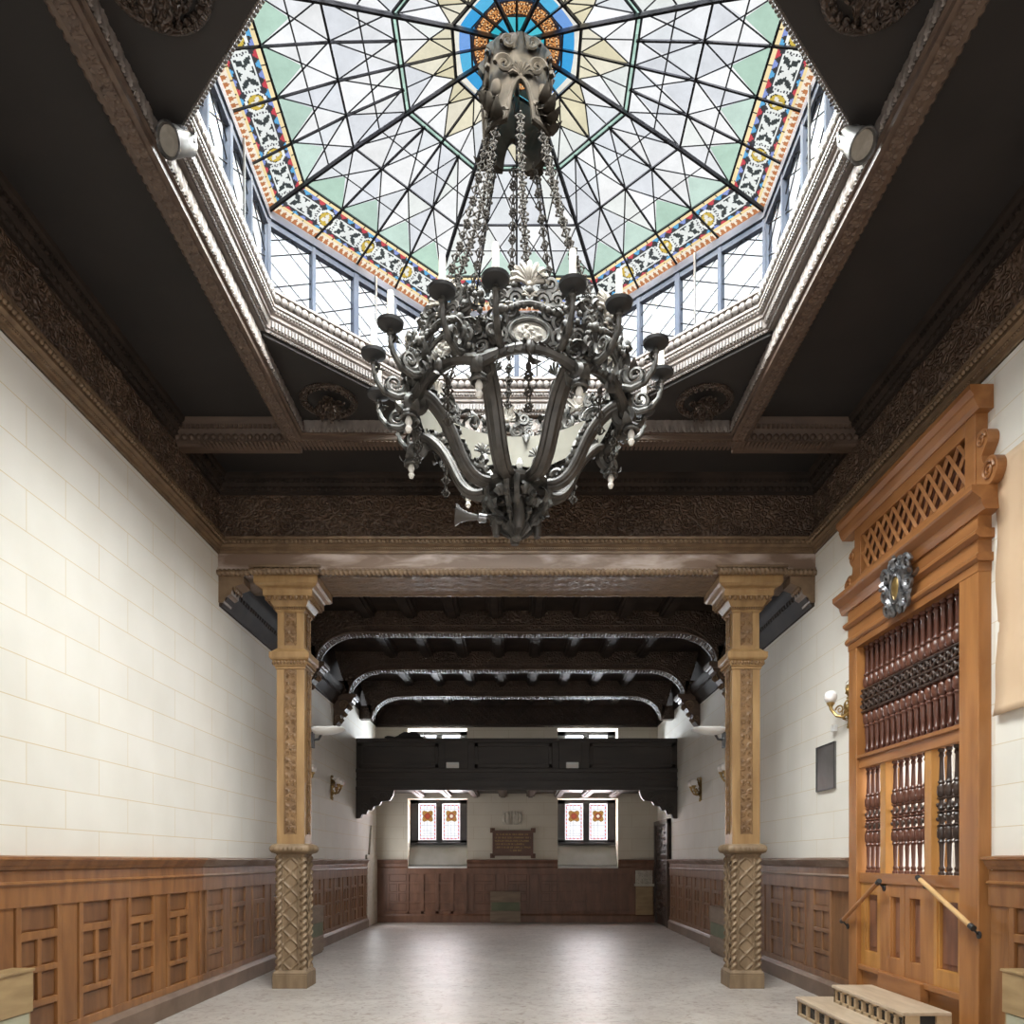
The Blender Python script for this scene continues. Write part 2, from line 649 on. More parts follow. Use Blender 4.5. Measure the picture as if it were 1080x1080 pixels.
def h_leaf(u, v, cw, ch, d=.01):
    a = (u / cw) % 1 - .5
    b = v / ch
    th = np.arctan2(b * ch + .02, a * cw)
    r = np.hypot(a * cw, b * ch) / ch
    return d * np.clip(np.cos(th * 7) * .5 + .5, 0, 1) * np.clip(1.15 - r, 0, 1)


def h_diamond(u, v, w, p, d=.014):
    x = (u - w / 2) / w
    y = v / p
    k = np.abs(((x + y + .5) % 1) - .5)
    k2 = np.abs(((x - y + .5) % 1) - .5)
    ridge = np.maximum(np.clip(1 - k / .10, 0, 1), np.clip(1 - k2 / .10, 0, 1))
    bud = np.clip(1 - (np.minimum(k, k2) - .34) / -.1, 0, 1) * 0
    cx = np.abs(x)
    cy = np.abs(((y + .5) % 1) - .5)
    bud = np.clip(1 - np.hypot(cx * w, (cy - .0) * p) / (.17 * w), 0, 1)
    bud2 = np.clip(1 - np.hypot((cx - .5) * w, (cy - .5) * p) / (.15 * w), 0, 1)
    return d * np.maximum(ridge, np.maximum(bud ** .5, bud2 ** .5) * .9)


def h_fret(u, v, p, d=.012):
    x = (u / p) % 1
    y = v / p
    g = np.abs(np.abs(x - .5) - np.abs((y % 1) - .5))
    q = np.minimum(np.abs((x * 3) % 1 - .5), np.abs((y * 3) % 1 - .5))
    return d * np.clip(np.maximum(1 - g / .09, (1 - q / .12) * .8), 0, 1)


def relief(w, h, res, fn, inv=False):
    """grid in (x, z) facing +y (out), heights from fn."""
    nx = max(2, int(w / res) + 1)
    nzz = max(2, int(h / res) + 1)
    u, v = np.meshgrid(np.linspace(0, w, nx), np.linspace(0, h, nzz))
    hh = fn(u, v)
    V = np.stack([u.ravel(), hh.ravel(), v.ravel()], 1)
    f = [(j * nx + i, j * nx + i + 1, (j + 1) * nx + i + 1, (j + 1) * nx + i) for j in range(nzz - 1) for i in range(nx - 1)]
    return T(V, f)


def spiral(c, ax, ay, r0, turns, tr, n=26, a0=0.0, shrink=.15):
    c = np.array(c, float)
    ax = np.array(ax, float)
    ay = np.array(ay, float)
    pts, rr = [], []
    for i in range(n):
        t = i / (n - 1)
        r = r0 * (1 - t * (1 - shrink))
        th = a0 + 2 * PI * turns * t
        pts.append(c + r * (math.cos(th) * ax + math.sin(th) * ay))
        rr.append(tr * (1 - .45 * t))
    t = ttube(pts, rr, n=5)
    return t


def tshell(r, n=9, depth=.3):
    """fan shell in the x-z plane, bulging to +y."""
    mb = MB()
    for i in range(n):
        a = PI * (i + .5) / n
        L = r * (.8 + .2 * math.sin(a))
        pts = [(L * t * math.cos(a), depth * r * math.sin(PI * min(1, t * .9)), L * t * math.sin(a)) for t in (0.05, .35, .7, 1.0)]
        mb.add(ttube(pts, [r * .03, r * .08, r * .12, r * .10], n=5))
    mb.add(move(tball(r * .16, 8, 6), 0, depth * r * .4, 0))
    return mb.tmpl()


def tleaf(L, w, curl=.5):
    """acanthus leaf growing along +x, curling to +z."""
    v, f = [], []
    k = 8
    for i in range(k):
        t = i / (k - 1)
        ww = w * (math.sin(PI * min(.98, .12 + .86 * t)) ** .7) * (1 + .25 * math.cos(t * 16))
        a = curl * 2.6 * t * t
        x = L * t * math.cos(a * .7)
        z = L * t * math.sin(a * .7)
        v += [(x, -ww, z - ww * .35), (x, -ww * .45, z + ww * .1), (x, 0, z - ww * .12), (x, ww * .45, z + ww * .1), (x, ww, z - ww * .35)]
    for i in range(k - 1):
        for j in range(4):
            f.append((i * 5 + j, i * 5 + j + 1, (i + 1) * 5 + j + 1, (i + 1) * 5 + j))
    return T(v, f)


# ------------------------------------------------------------------ main dimensions
WX = 3.6            # half width to the plaster
YB = 20.05          # end wall
Y0 = -2.8           # wall behind the camera
YW = 9.45           # face of the beam between hall and bay
YS = 10.23          # back of that beam
ZT = 3.72           # plaster top (relative to the eye)
ZC = 4.62           # coffer boards
ZB = 4.36           # beam soffit
ZBAY = 4.12         # ceiling of the bay
CY = 5.885          # centre of the dome
LW = frame((-WX, 0, 0), (0, 1, 0), (1, 0, 0))
RW = frame((WX, 0, 0), (0, 1, 0), (-1, 0, 0))
BW = frame((0, YB, 0), (1, 0, 0), (0, -1, 0))
BM = frame((0, YW, 0), (1, 0, 0), (0, -1, 0))

# ------------------------------------------------------------------ floor and walls
mb = MB()
mb.box(-4.2, 6.2, Y0 - .3, 21.6, -.2, 0)
struct(mb.build('floor', M['floor']), 'worn grey pink polished hall floor', 'floor')

HZ = Z(5.0)
SCR0, SCR1 = 5.95, 8.22       # opening of the screen in the wall
mb = MB()
mb.box(-WX - .3, -WX, Y0 - .3, 20.95, 0, Z(ZBAY) + .3)
mb.box(-WX - .3, -WX, Y0 - .3, YS, Z(ZBAY) + .3, HZ)
struct(mb.build('wall_left', M['plaster_l']), 'long cream plaster wall with gold joint lines facing the turned screen', 'wall')
mb = MB()
mb.box(WX, WX + .3, Y0 - .3, SCR0, 0, Z(ZBAY) + .3)
mb.box(WX, WX + .3, SCR1, 20.95, 0, Z(ZBAY) + .3)
mb.box(WX, WX + .3, SCR0, SCR1, Z(2.3), Z(ZBAY) + .3)
mb.box(WX, WX + .3, Y0 - .3, YS, Z(ZBAY) + .3, HZ)
struct(mb.build('wall_right', M['plaster_r']), 'long cream plaster wall holding the turned wooden screen', 'wall')
mb = MB()
mb.box(-WX - .3, WX + .3, Y0 - .3, Y0, 0, HZ)
struct(mb.build('wall_front', M['white']), 'white plaster wall closing the hall behind the viewer', 'wall')

# corridor behind the screen
mb = MB()
mb.box(5.6, 5.7, 5.2, 9.0, 0, 4.6)
mb.box(WX + .3, 5.6, 5.1, 5.2, 0, 4.6)
mb.box(WX + .3, 5.6, 9.0, 9.1, 0, 4.6)
mb.box(WX + .3, 5.7, 5.1, 9.1, 4.6, 4.7)
struct(mb.build('wall_corridor', M['white']), 'white corridor walls seen through the turned screen', 'wall')

# end wall with four window openings
WINX = ((-2.79, -1.27), (1.05, 2.59))
zs = [(1.40, 3.17), (3.55, Z(3.39))]
mb = MB()
xs = [-WX - .3, WINX[0][0], WINX[0][1], WINX[1][0], WINX[1][1], WX + .3]
for i in (0, 2, 4):
    mb.box(xs[i], xs[i + 1], YB, YB + .9, 0, HZ)
for i in (1, 3):
    mb.box(xs[i], xs[i + 1], YB, YB + .9, 0, zs[0][0])
    mb.box(xs[i], xs[i + 1], YB, YB + .9, zs[0][1], zs[1][0])
    mb.box(xs[i], xs[i + 1], YB, YB + .9, zs[1][1], HZ)
struct(mb.build('wall_back', M['plaster_b']), 'cream end wall with windows beneath and above the gallery', 'wall')


# ------------------------------------------------------------------ windows
def stained_panel(w, h, seed):
    """coloured mosaic for one casement, in (x, z) with y = 0."""
    nx, nzz = int(w / .0125), int(h / .0125)
    v = [(w * i / nx, 0, h * j / nzz) for j in range(nzz + 1) for i in range(nx + 1)]
    f, c = [], []
    for j in range(nzz):
        for i in range(nx):
            u, q = (i + .5) / nx * w, (j + .5) / nzz * h
            e = min(u, w - u, q, h - q)
            x, y = u - w / 2, q - h * .66
            r = math.hypot(x, y)
            th = math.atan2(y, x)
            lob = .115 + .022 * math.cos(4 * (th - PI / 4)) * 1.4
            if e < .022:
                col = (1, .93, .9)
            elif e < .05:
                col = (.75, .12, .10) if (int((u + q) / .05) % 2) else (.75, .62, .8)
            elif r < .045:
                col = (.80, .70, .55) if seed % 2 else (.40, .07, .03)
            elif r < .085:
                col = (.28, .05, .025)
            elif r < lob + .035:
                col = (.55, .30, .07) if int(th * 6) % 2 else (.20, .08, .025)
            else:
                g = (int((u + (int(q / .07) % 2) * .045) / .09), int(q / .07))
                k = min(abs((u / .09) % 1 - .5), abs((q / .07) % 1 - .5))
                col = (1, .985, .97) if k > .06 else (.72, .72, .76)
            f.append((j * (nx + 1) + i, j * (nx + 1) + i + 1, (j + 1) * (nx + 1) + i + 1, (j + 1) * (nx + 1) + i))
            c.append(col)
    return T(v, f, c)


def end_window(num, x0, x1, z0, z1, lower, label):
    yw = YB + .52
    mb = MB()
    if lower:
        zf = 2.02           # sill of the sash
        sl = .02
        mb.add(T([(x0, YB, z0), (x1, YB, z0), (x1, YB, z0 + .025), (x0, YB, z0 + .025)], [(0, 1, 2, 3)]))
    else:
        zf = z0
    mb.box(x0, x1, yw - .03, yw + .05, zf, zf + .10)
    mb.box(x0, x1, yw - .03, yw + .05, z1 - .10, z1)
    mb.box(x0, x0 + .22, yw - .03, yw + .05, zf, z1)
    mb.box(x1 - .22, x1, yw - .03, yw + .05, zf, z1)
    xm = (x0 + x1) / 2
    mb.box(xm - .085, xm + .085, yw - .035, yw + .05, zf, z1)
    mb.box(x0, x1, yw - .10, yw - .03, zf - .03, zf + .03)
    fr = mb.build('window_%d' % num, M['iron'], bevel=.008)
    struct(fr, label, 'window')
    k = 0
    for a, b in ((x0 + .22, xm - .085), (xm + .085, x1 - .22)):
        m2 = MB()
        if lower:
            m2.add(stained_panel(b - a, z1 - zf - .2, k), trans(a, yw + .01, zf + .10))
            m2.build('stained_pane', M['domeglass'], fr)
        else:
            m2.box(a, b, yw + .01, yw + .014, zf + .1, z1 - .1)
            m2.build('pane', M['clearglass'], fr)
        k += 1
    if lower:
        m3 = MB()           # pale splayed panel and sill below the sash
        m3.add(T([(x0, yw - .02, zf - .01), (x1, yw - .02, zf - .01), (x1, YB + .10, z0 + .06), (x0, YB + .10, z0 + .06),
                  (x0, yw + .02, zf - .01), (x1, yw + .02, zf - .01), (x1, YB + .14, z0), (x0, YB + .14, z0)],
                 [(0, 1, 2, 3), (4, 7, 6, 5), (0, 3, 7, 4), (1, 5, 6, 2)]))
        m3.build('apron', M['reveal'], fr)
        m4 = MB()
        m4.box(x0, x1, YB - .03, YB + .32, z0 - .02, z0 + .03)
        m4.build('sill', M['white'], fr, bevel=.006)
    return fr


end_window(1, WINX[0][0], WINX[0][1], zs[0][0], zs[0][1], True, 'twin stained glass window below the gallery, nearer the pointed plaster patch')
end_window(2, WINX[1][0], WINX[1][1], zs[0][0], zs[0][1], True, 'twin stained glass window below the gallery, nearer the stone basin')
end_window(3, WINX[0][0], WINX[0][1], zs[1][0], zs[1][1], False, 'bright window above the gallery rail behind the black cloth')
end_window(4, WINX[1][0], WINX[1][1], zs[1][0], zs[1][1], False, 'bright window above the gallery rail on the basin side')

# ------------------------------------------------------------------ ceilings
OP = 2.225                       # half side of the dome opening
OY0, OY1 = CY - OP, CY + OP
mb = MB()
mb.box(-WX - .3, -OP - .18, Y0 - .3, YS, Z(ZC), Z(ZC) + .15)
mb.box(OP + .18, WX + .3, Y0 - .3, YS, Z(ZC), Z(ZC) + .15)
mb.box(-OP - .18, OP + .18, OY1 + .34, YS, Z(ZC), Z(ZC) + .15)
mb.box(-OP - .18, OP + .18, Y0 - .3, OY0 - .34, Z(ZC), Z(ZC) + .15)
struct(mb.build('ceiling_hall', M['coffer']), 'dark flat coffer boards around the glass dome', 'ceiling')
mb = MB()
mb.box(-WX - .3, WX + .3, YS, 20.95, Z(ZBAY), Z(ZBAY) + .15)
for i in range(4):
    a = (YS, 13.13, 15.63, 18.13)[i]
    b = (12.9, 15.4, 17.9, YB)[i]
    for x in (-2.45, -1.75, -1.05, -.35, .35, 1.05, 1.75, 2.45):
        mb.box(x - .11, x + .11, a, b, Z(ZBAY) - .10, Z(ZBAY))
        mb.box(x - .06, x + .06, a, b, Z(ZBAY) - .13, Z(ZBAY) - .10)
        mb.box(x - .15, x + .15, a, b, Z(ZBAY) - .03, Z(ZBAY))
struct(mb.build('ceiling_bay', M['dark'], bevel=.008), 'dark joisted ceiling over the far bay and gallery', 'ceiling')

# crown mouldings round the coffers: profile (out, z)
crown = [(0, 4.40), (.03, 4.40), (.03, 4.44), (.055, 4.455), (.055, 4.49), (.09, 4.52), (.10, 4.56), (.14, 4.585), (.15, 4.62), (0, 4.62)]
crown = [(a, Z(b)) for a, b in crown]
egg = tball(1, 8, 6)
egg_s = T(egg.v * np.array([.022, .018, .030]), egg.f)
egg_m = T(egg.v * np.array([.034, .022, .034]), egg.f)
dent = tbox(-.016, .016, -.014, .014, -.018, .018)

mb = MB()
for fr, a, b in ((LW, Y0, YW), (RW, Y0, YW), (BM, -WX, WX)):
    sweep(mb, crown, a, b, fr)
    a2 = max(a, 2.5) if fr is not BM else a
    row(mb, egg_m, a2, b, .085, .045, Z(4.47), fr)
    row(mb, dent, a2, b, .06, .105, Z(4.54), fr)
struct(mb.build('trim_1', M['dark'], smooth=True), 'dark crown moulding with egg ornament below the coffer boards', 'moulding')

# carved friezes
mb = MB()
for fr, a, b in ((LW, 2.2, YW), (RW, 2.2, YW)):
    t = relief(b - a, .50, .013, lambda u, v: .004 + h_scroll(u, v, .30, .50, .022) + .014 * ((np.abs((u / 1.21) % 1 - .5) > .482)))
    mb.add(T(t.v + np.array([a, .015, Z(3.90)]), t.f), fr)
    sweep(mb, [(0, Z(3.7)), (.012, Z(3.7)), (.012, Z(4.45)), (0, Z(4.45))], Y0, b, fr)
t = relief(2 * WX, .50, .011, lambda u, v: .004 + h_scroll(u, v, .24, .50, .020) + h_fret(u, v, .1, .006) + .014 * ((np.abs((u / 1.2) % 1 - .5) > .485)))
mb.add(T(t.v + np.array([-WX, .015, Z(3.90)]), t.f), BM)
struct(mb.build('trim_2', M['browncarve'], smooth=True), 'carved brown scroll frieze above the cream walls', 'frieze')

# lower cornice
corn = [(0, 3.70), (.03, 3.70), (.03, 3.735), (.05, 3.74), (.05, 3.765), (.085, 3.785), (.085, 3.82), (.12, 3.84), (.12, 3.868), (.04, 3.90), (0, 3.90)]
corn = [(a, Z(b)) for a, b in corn]
bead = T(egg.v * np.array([.023, .020, .022]), egg.f)
mb = MB()
for fr, a, b in ((LW, Y0, YW), (RW, Y0, YW), (BM, -WX, WX)):
    sweep(mb, corn, a, b, fr)
    a2 = max(a, 2.5) if fr is not BM else a
    row(mb, bead, a2, b, .052, .116, Z(3.808), fr)
    row(mb, T(egg.v * np.array([.010, .010, .010]), egg.f), a2, b, .026, .052, Z(3.752), fr)
struct(mb.build('trim_3', M['gilt'], smooth=True), 'bronzed beaded cornice along the top of the cream walls', 'moulding')

# ------------------------------------------------------------------ beam between hall and bay
mb = MB()
mb.box(-WX, WX, YW, YS, Z(3.46), HZ)
sweep(mb, [(0, Z(3.50)), (.03, Z(3.50)), (.03, Z(3.53)), (.012, Z(3.54)), (.012, Z(3.70)), (0, Z(3.70))], -WX, WX, BM)
struct(mb.build('trim_4', M['fascia']), 'worn brown crossbeam resting on the two carved pillars', 'beam')
mb = MB()
rope(mb, (-2.35, YW - .03, Z(3.47)), (2.36, YW - .03, Z(3.47)), .045, .055, lobes=2, nr=10)
for a, b in ((-WX, -3.20), (3.20, WX)):
    rope(mb, (a, YW - .03, Z(3.47)), (b, YW - .03, Z(3.47)), .045, .055, lobes=2, nr=10)
t = relief(5.0, .72, .018, lambda u, v: h_scroll(u, v, .18, .18, .012) + .012 * ((v < .05) | (v > .67)))
mm = np.eye(4)
mm[:3, 0] = (1, 0, 0)
mm[:3, 1] = (0, 0, -1)
mm[:3, 2] = (0, 1, 0)
mm[:3, 3] = (-2.5, YW + .03, Z(3.455))
mb.add(t, mm)
struct(mb.build('trim_5', M['gilt'], smooth=True), 'twisted rope edge and carved underside of the crossbeam', 'moulding')

# ------------------------------------------------------------------ beams framing the dome
def oct_pt(r, k, s=1.0):
    """point on octagon facet k (normal at 45k degrees); s from -1 to 1 along the facet."""
    ph = PI / 4 * k
    lat = s * r * math.tan(PI / 8)
    return np.array([r * math.cos(ph) - lat * math.sin(ph), CY + r * math.sin(ph) + lat * math.cos(ph)])


mb = MB()
# square of beams: profile (distance from centre, z)
bp = [(2.23, 4.58), (2.215, 4.42), (2.235, 4.41), (2.235, 4.37), (2.26, 4.36), (2.36, 4.36), (2.36, 4.38), (2.40, 4.39), (2.40, 4.44), (2.43, 4.47),
      (2.43, 4.52), (2.47, 4.55), (2.50, 4.63), (2.23, 4.63)]


def square_ring(mb, prof, z0=0):
    k = len(prof)
    v, f = [], []
    for sx, sy in ((-1, -1), (1, -1), (1, 1), (-1, 1)):
        for r, z in prof:
            v.append((sx * r, CY + sy * r, Z(z)))
    for c in range(4):
        c2 = (c + 1) % 4
        for i in range(k):
            i2 = (i + 1) % k
            f.append((c * k + i, c * k + i2, c2 * k + i2, c2 * k + i))
    mb.add(T(v, f))


square_ring(mb, bp)
SQ = [frame((0, CY, 0), (0, 1, 0), (-1, 0, 0)), frame((0, CY, 0), (0, 1, 0), (1, 0, 0)),
      frame((0, CY, 0), (1, 0, 0), (0, 1, 0))]
# extend the two long beams and the crossbeams to the walls
sec = [(-.17, 4.63), (-.13, 4.50), (-.09, 4.44), (-.09, 4.38), (-.07, 4.36), (.07, 4.36), (.09, 4.38), (.09, 4.44), (.13, 4.50), (.17, 4.63)]
for y in (OY1 + .20, OY0 - .20):
    fr = frame((0, y, 0), (1, 0, 0), (0, 1, 0))
    for a, b in ((-WX, -2.3), (2.3, WX)):
        sweep(mb, [(p, Z(q)) for p, q in sec], a, b, fr)
for fr in SQ:
    row(mb, T(egg.v * np.array([.03, .024, .024]), egg.f), -2.4, 2.4, .068, 2.405, Z(4.415), fr)
    row(mb, T(egg.v * np.array([.022, .016, .022]), egg.f), -2.3, 2.3, .06, 2.455, Z(4.50), fr)
for sx in (-1, 1):
    fr = frame((0, OY1 + .20, 0), (1, 0, 0), (0, -1, 0))
    a, b = (-WX, -2.45) if sx < 0 else (2.45, WX)
    row(mb, egg_m, a, b, .075, .11, Z(4.44), fr)
    row(mb, dent, a, b, .05, .145, Z(4.53), fr)
fr = frame((0, OY1 + .2, 0), (1, 0, 0), (0, 1, 0))
# fluted band along the underside of the back crossbeam
for i in range(150):
    x = -3.3 + i * 6.6 / 149
    mb.box(x - .012, x + .012, OY1 + .02, OY1 + .19, Z(4.352), Z(4.362))
struct(mb.build('trim_6', M['brown'], smooth=True), 'moulded brown beams framing the square dome opening', 'beam')
# carved bands on soffit and inner face
mb = MB()
for sx in (-1, 1):
    t = relief(4.4, .085, .010, lambda u, v: h_scroll(u, v, .075, .085, .016))
    mm = np.eye(4)
    mm[:3, 0] = (0, 1, 0)
    mm[:3, 1] = (0, 0, -1)
    mm[:3, 2] = (sx, 0, 0)
    mm[:3, 3] = (sx * 2.265, CY - 2.2, Z(4.358))
    mb.add(t, mm)
struct(mb.build('trim_24', M['brown'], smooth=True), 'carved bands on the underside of the dome beams', 'moulding')
mb = MB()
for fr in SQ:
    fr2 = fr.copy()
    fr2[:3, 1] *= -1
    t = relief(4.4, .14, .010, lambda u, v: h_leaf(u, v, .085, .14, .02) + h_scroll(u, v, .085, .14, .010))
    mb.add(T(t.v + np.array([-2.2, -2.222, Z(4.43)]), t.f), fr2)
struct(mb.build('trim_7', M['sheen_oak'], smooth=True), 'leaf carved bands inside the dome opening', 'moulding')

# corner boards that turn the square into an octagon
mb = MB()
RO = 2.20
for sx in (-1, 1):
    for sy in (-1, 1):
        a = RO * math.tan(PI / 8)
        v = [(sx * 2.3, CY + sy * 2.3, Z(4.56)), (sx * 2.3, CY + sy * a, Z(4.56)), (sx * RO, CY + sy * a, Z(4.56)), (sx * a, CY + sy * RO, Z(4.56)), (sx * a, CY + sy * 2.3, Z(4.56))]
        v2 = [(p[0], p[1], p[2] + .06) for p in v]
        mb.add(T(v + v2, [(0, 1, 2, 3, 4), (9, 8, 7, 6, 5)] + [(i, 5 + i, 5 + (i + 1) % 5, (i + 1) % 5) for i in range(5)]))
struct(mb.build('ceiling_corners', M['coffer']), 'dark triangular corner boards under the dome octagon', 'ceiling')

# octagonal cornice that carries the clerestory
mb = MB()
op = [(2.30, 4.60), (2.197, 4.60), (2.195, 4.602), (2.175, 4.59), (2.175, 4.615), (2.16, 4.62), (2.145, 4.69), (2.125, 4.70), (2.125, 4.725), (2.105, 4.735), (2.10, 4.775),
      (2.085, 4.78), (2.085, 4.80), (2.12, 4.81), (2.12, 4.905), (2.09, 4.91), (2.09, 4.93), (2.30, 4.93)]
k = len(op)
v, f = [], []
for c in range(8):
    for r, z in op:
        x, y = oct_pt(r, c, 1.0)
        v.append((x, y, Z(z)))
for c in range(8):
    c2 = (c + 1) % 8
    for i in range(k):
        i2 = (i + 1) % k
        f.append((c * k + i, c * k + i2, c2 * k + i2, c2 * k + i))
mb.add(T(v, f))
struct(mb.build('trim_8', M['sheen_oak']), 'octagonal cornice under the clerestory windows', 'moulding')
mb = MB()
for c in range(8):
    ph = PI / 4 * c
    fr = frame((0, CY, 0), (-math.sin(ph), math.cos(ph), 0), (math.cos(ph), math.sin(ph), 0))
    hw = 2.1 * math.tan(PI / 8)
    row(mb, T(egg.v * np.array([.036, .030, .040]), egg.f), -hw, hw, .066, 2.10, Z(4.857), fr)
    row(mb, tbox(-.010, .010, -.012, .012, -.028, .028), -hw, hw, .032, 2.148, Z(4.655), fr)
    row(mb, T(egg.v * np.array([.014, .012, .016]), egg.f), -hw, hw, .030, 2.10, Z(4.755), fr)
    row(mb, T(egg.v * np.array([.012, .012, .012]), egg.f), -hw, hw, .026, 2.178, Z(4.60), fr)
struct(mb.build('trim_9', M['greyoak'], smooth=True), 'beaded ornament rows of the dome cornice', 'moulding')

# ------------------------------------------------------------------ clerestory windows under the dome
RC = 2.17
CLN = ['on the turned screen side', 'above the dark corner nearest the pillar by the screen', 'facing the viewer beyond the chandelier', 'above the dark corner beside the chandelier',
       'on the plain wall side', 'above the spotlight corner opposite the screen', 'nearest the viewer over the front beam', 'above the spotlight corner on the screen side']
for c in range(8):
    ph = PI / 4 * c
    fr = frame((0, CY, 0), (-math.sin(ph), math.cos(ph), 0), (math.cos(ph), math.sin(ph), 0))
    hw = RC * math.tan(PI / 8)
    mb = MB(fr)
    mb.box(-hw, hw, RC - .025, RC + .03, Z(4.92), Z(4.965))
    mb.box(-hw, hw, RC - .025, RC + .03, Z(5.50), Z(5.545))
    mb.box(-hw, hw, RC - .04, RC + .03, Z(5.56), Z(5.63))
    for s in (-.5, 0, .5):
        w_ = .026 if s == 0 else .017
        mb.box(s * hw - w_, s * hw + w_, RC - .03, RC + .03, Z(4.92), Z(5.55))
    for s in (-1, 1):
        mb.box(s * hw - .03, s * hw + .03, RC - .03, RC + .03, Z(4.92), Z(5.63))
    win = mb.build('window_%d' % (5 + c), M['frame_blue'])
    struct(win, 'leaded clerestory window under the dome ' + CLN[c], 'window')
    m2 = MB(fr)
    m2.box(-hw, hw, RC + .005, RC + .009, Z(4.93), Z(5.60))
    m2.build('pane', M['clearglass'], win)
    m3 = MB(fr)
    nd = 4
    for q in range(nd):
        a, b = -hw + q * hw / 2, -hw + (q + 1) * hw / 2
        z0, z1 = Z(4.96), Z(5.51)
        zm = (z0 + z1) / 2
        for p0, p1 in (((a, z0), (b, zm)), ((a, zm), (b, z1)), ((a, zm), (b, z0)), ((a, z1), (b, zm)),
                       (((a + b) / 2, z0), (b, z0 + (z1 - z0) / 4)), (((a + b) / 2, z1), (a, z1 - (z1 - z0) / 4)), (((a + b) / 2, z0), (a, z0 + (z1 - z0) / 4)), (((a + b) / 2, z1), (b, z1 - (z1 - z0) / 4))):
            m3.tube([(p0[0], RC, p0[1]), (p1[0], RC, p1[1])], .0052, n=4)
    m3.build('leading', M['lead'], win)
    m4 = MB(fr)
    m4.tube([(-.62 * hw / 1.0 + .35, RC - .05, Z(4.93)), (-.62 * hw + .35, RC - .05, Z(5.62))], .011, n=6)
    m4.build('stay_bar', M['iron'], win)

# ------------------------------------------------------------------ the glass dome
PR = [(0, 6.17), (.24, 6.125), (.45, 6.085), (.87, 5.985), (1.34, 5.875), (1.80, 5.745), (2.19, 5.63)]


def dz(r):
    for (a, za), (b, zb) in zip(PR, PR[1:]):
        if r <= b + 1e-9:
            return Z(za + (zb - za) * (r - a) / (b - a))
    return Z(PR[-1][1])


def dp(r, k, s, drop=0.0):
    x, y = oct_pt(r, k, s)
    return np.array([x, y, dz(r) - drop])


dome = thing('glass_dome', (0, CY, Z(5.63)), 'octagonal leaded glass dome with coloured border and blue rosette over the chandelier', 'skylight')


def col_var(c, a=.05):
    g = 1 + random.uniform(-a, a)
    return (min(1, c[0] * g), min(1, c[1] * g), min(1, c[2] * g))


WHITE = [(.80, .805, .81), (.73, .745, .77), (.87, .865, .85), (.77, .79, .80), (.92, .92, .91), (.82, .84, .80)]
GREEN = [(.50, .66, .56), (.57, .72, .63), (.47, .65, .53)]
CREAM = [(.78, .72, .53), (.74, .67, .46), (.80, .75, .60)]


def band_color(u, v):
    """u in metres from the facet middle, v from the outer (0) to the inner edge (1)."""
    if v < .05 or v > .975:
        return (.05, .07, .06)
    if v < .12:
        return (.85, .86, .80) if (abs((u / .085) % 1 - .5) < .46) else (.04, .04, .04)
    if v < .27:
        t = (v - .12) / .15
        q = abs((u / .052) % 1 - .5) * 2
        return (.50, .20, .08) if q < 1 - t else (.88, .78, .62)
    if v < .325:
        return (.90, .70, .36) if (abs((u / .10) % 1 - .5) < .47) else (.05, .04, .03)
    if v < .395 or .80 < v < .88:
        t = (v - .325) / .07 if v < .5 else (.88 - v) / .08
        q = (u / .072) % 1
        i = int(math.floor(u / .072)) % 3
        if abs(q - .5) * 2 < 1 - t * .9:
            return [(.13, .42, .70), (.58, .07, .09), (.26, .33, .66)][i]
        return (.05, .05, .05)
    if v >= .88:
        if v < .90:
            return (.04, .04, .04)
        return (.92, .74, .42) if (abs((u / .12) % 1 - .5) < .47) else (.05, .04, .03)
    # centre panel
    y = (v - .60) * .385
    P = .44
    du = ((u + P / 2) % P) - P / 2
    r = math.hypot(du, y)
    if r < .080:
        if r > .062:
            return (.86, .87, .82)
        if r > .056:
            return (.05, .05, .04)
        th = math.atan2(y, du)
        if r < .030 + .014 * math.sin(3 * th + u * 7):
            return (.80, .78, .70)
        return (.62, .45, .08) if r > .020 else (.35, .22, .05)
    if abs(du) > .10 and abs(y) < .072:
        a = (abs(du) - .10) / .12
        w = abs(abs(du) - P / 2)
        k = math.sin(w * 62) * math.sin(abs(y) * 62) * 1.2 + .6 * math.cos(75 * (abs(y) - w))
        edge = abs(y) > .063 or abs(abs(du) - .107) < .007
        return (.82, .84, .80) if (k > -.05 or edge) else (.05, .06, .06)
    cr = min(math.hypot(abs(du) - .088, abs(y) - .042), math.hypot(abs(du) - .084, abs(y) + 0))
    return (.80, .82, .78) if .007 < cr < .018 else (.05, .05, .06)


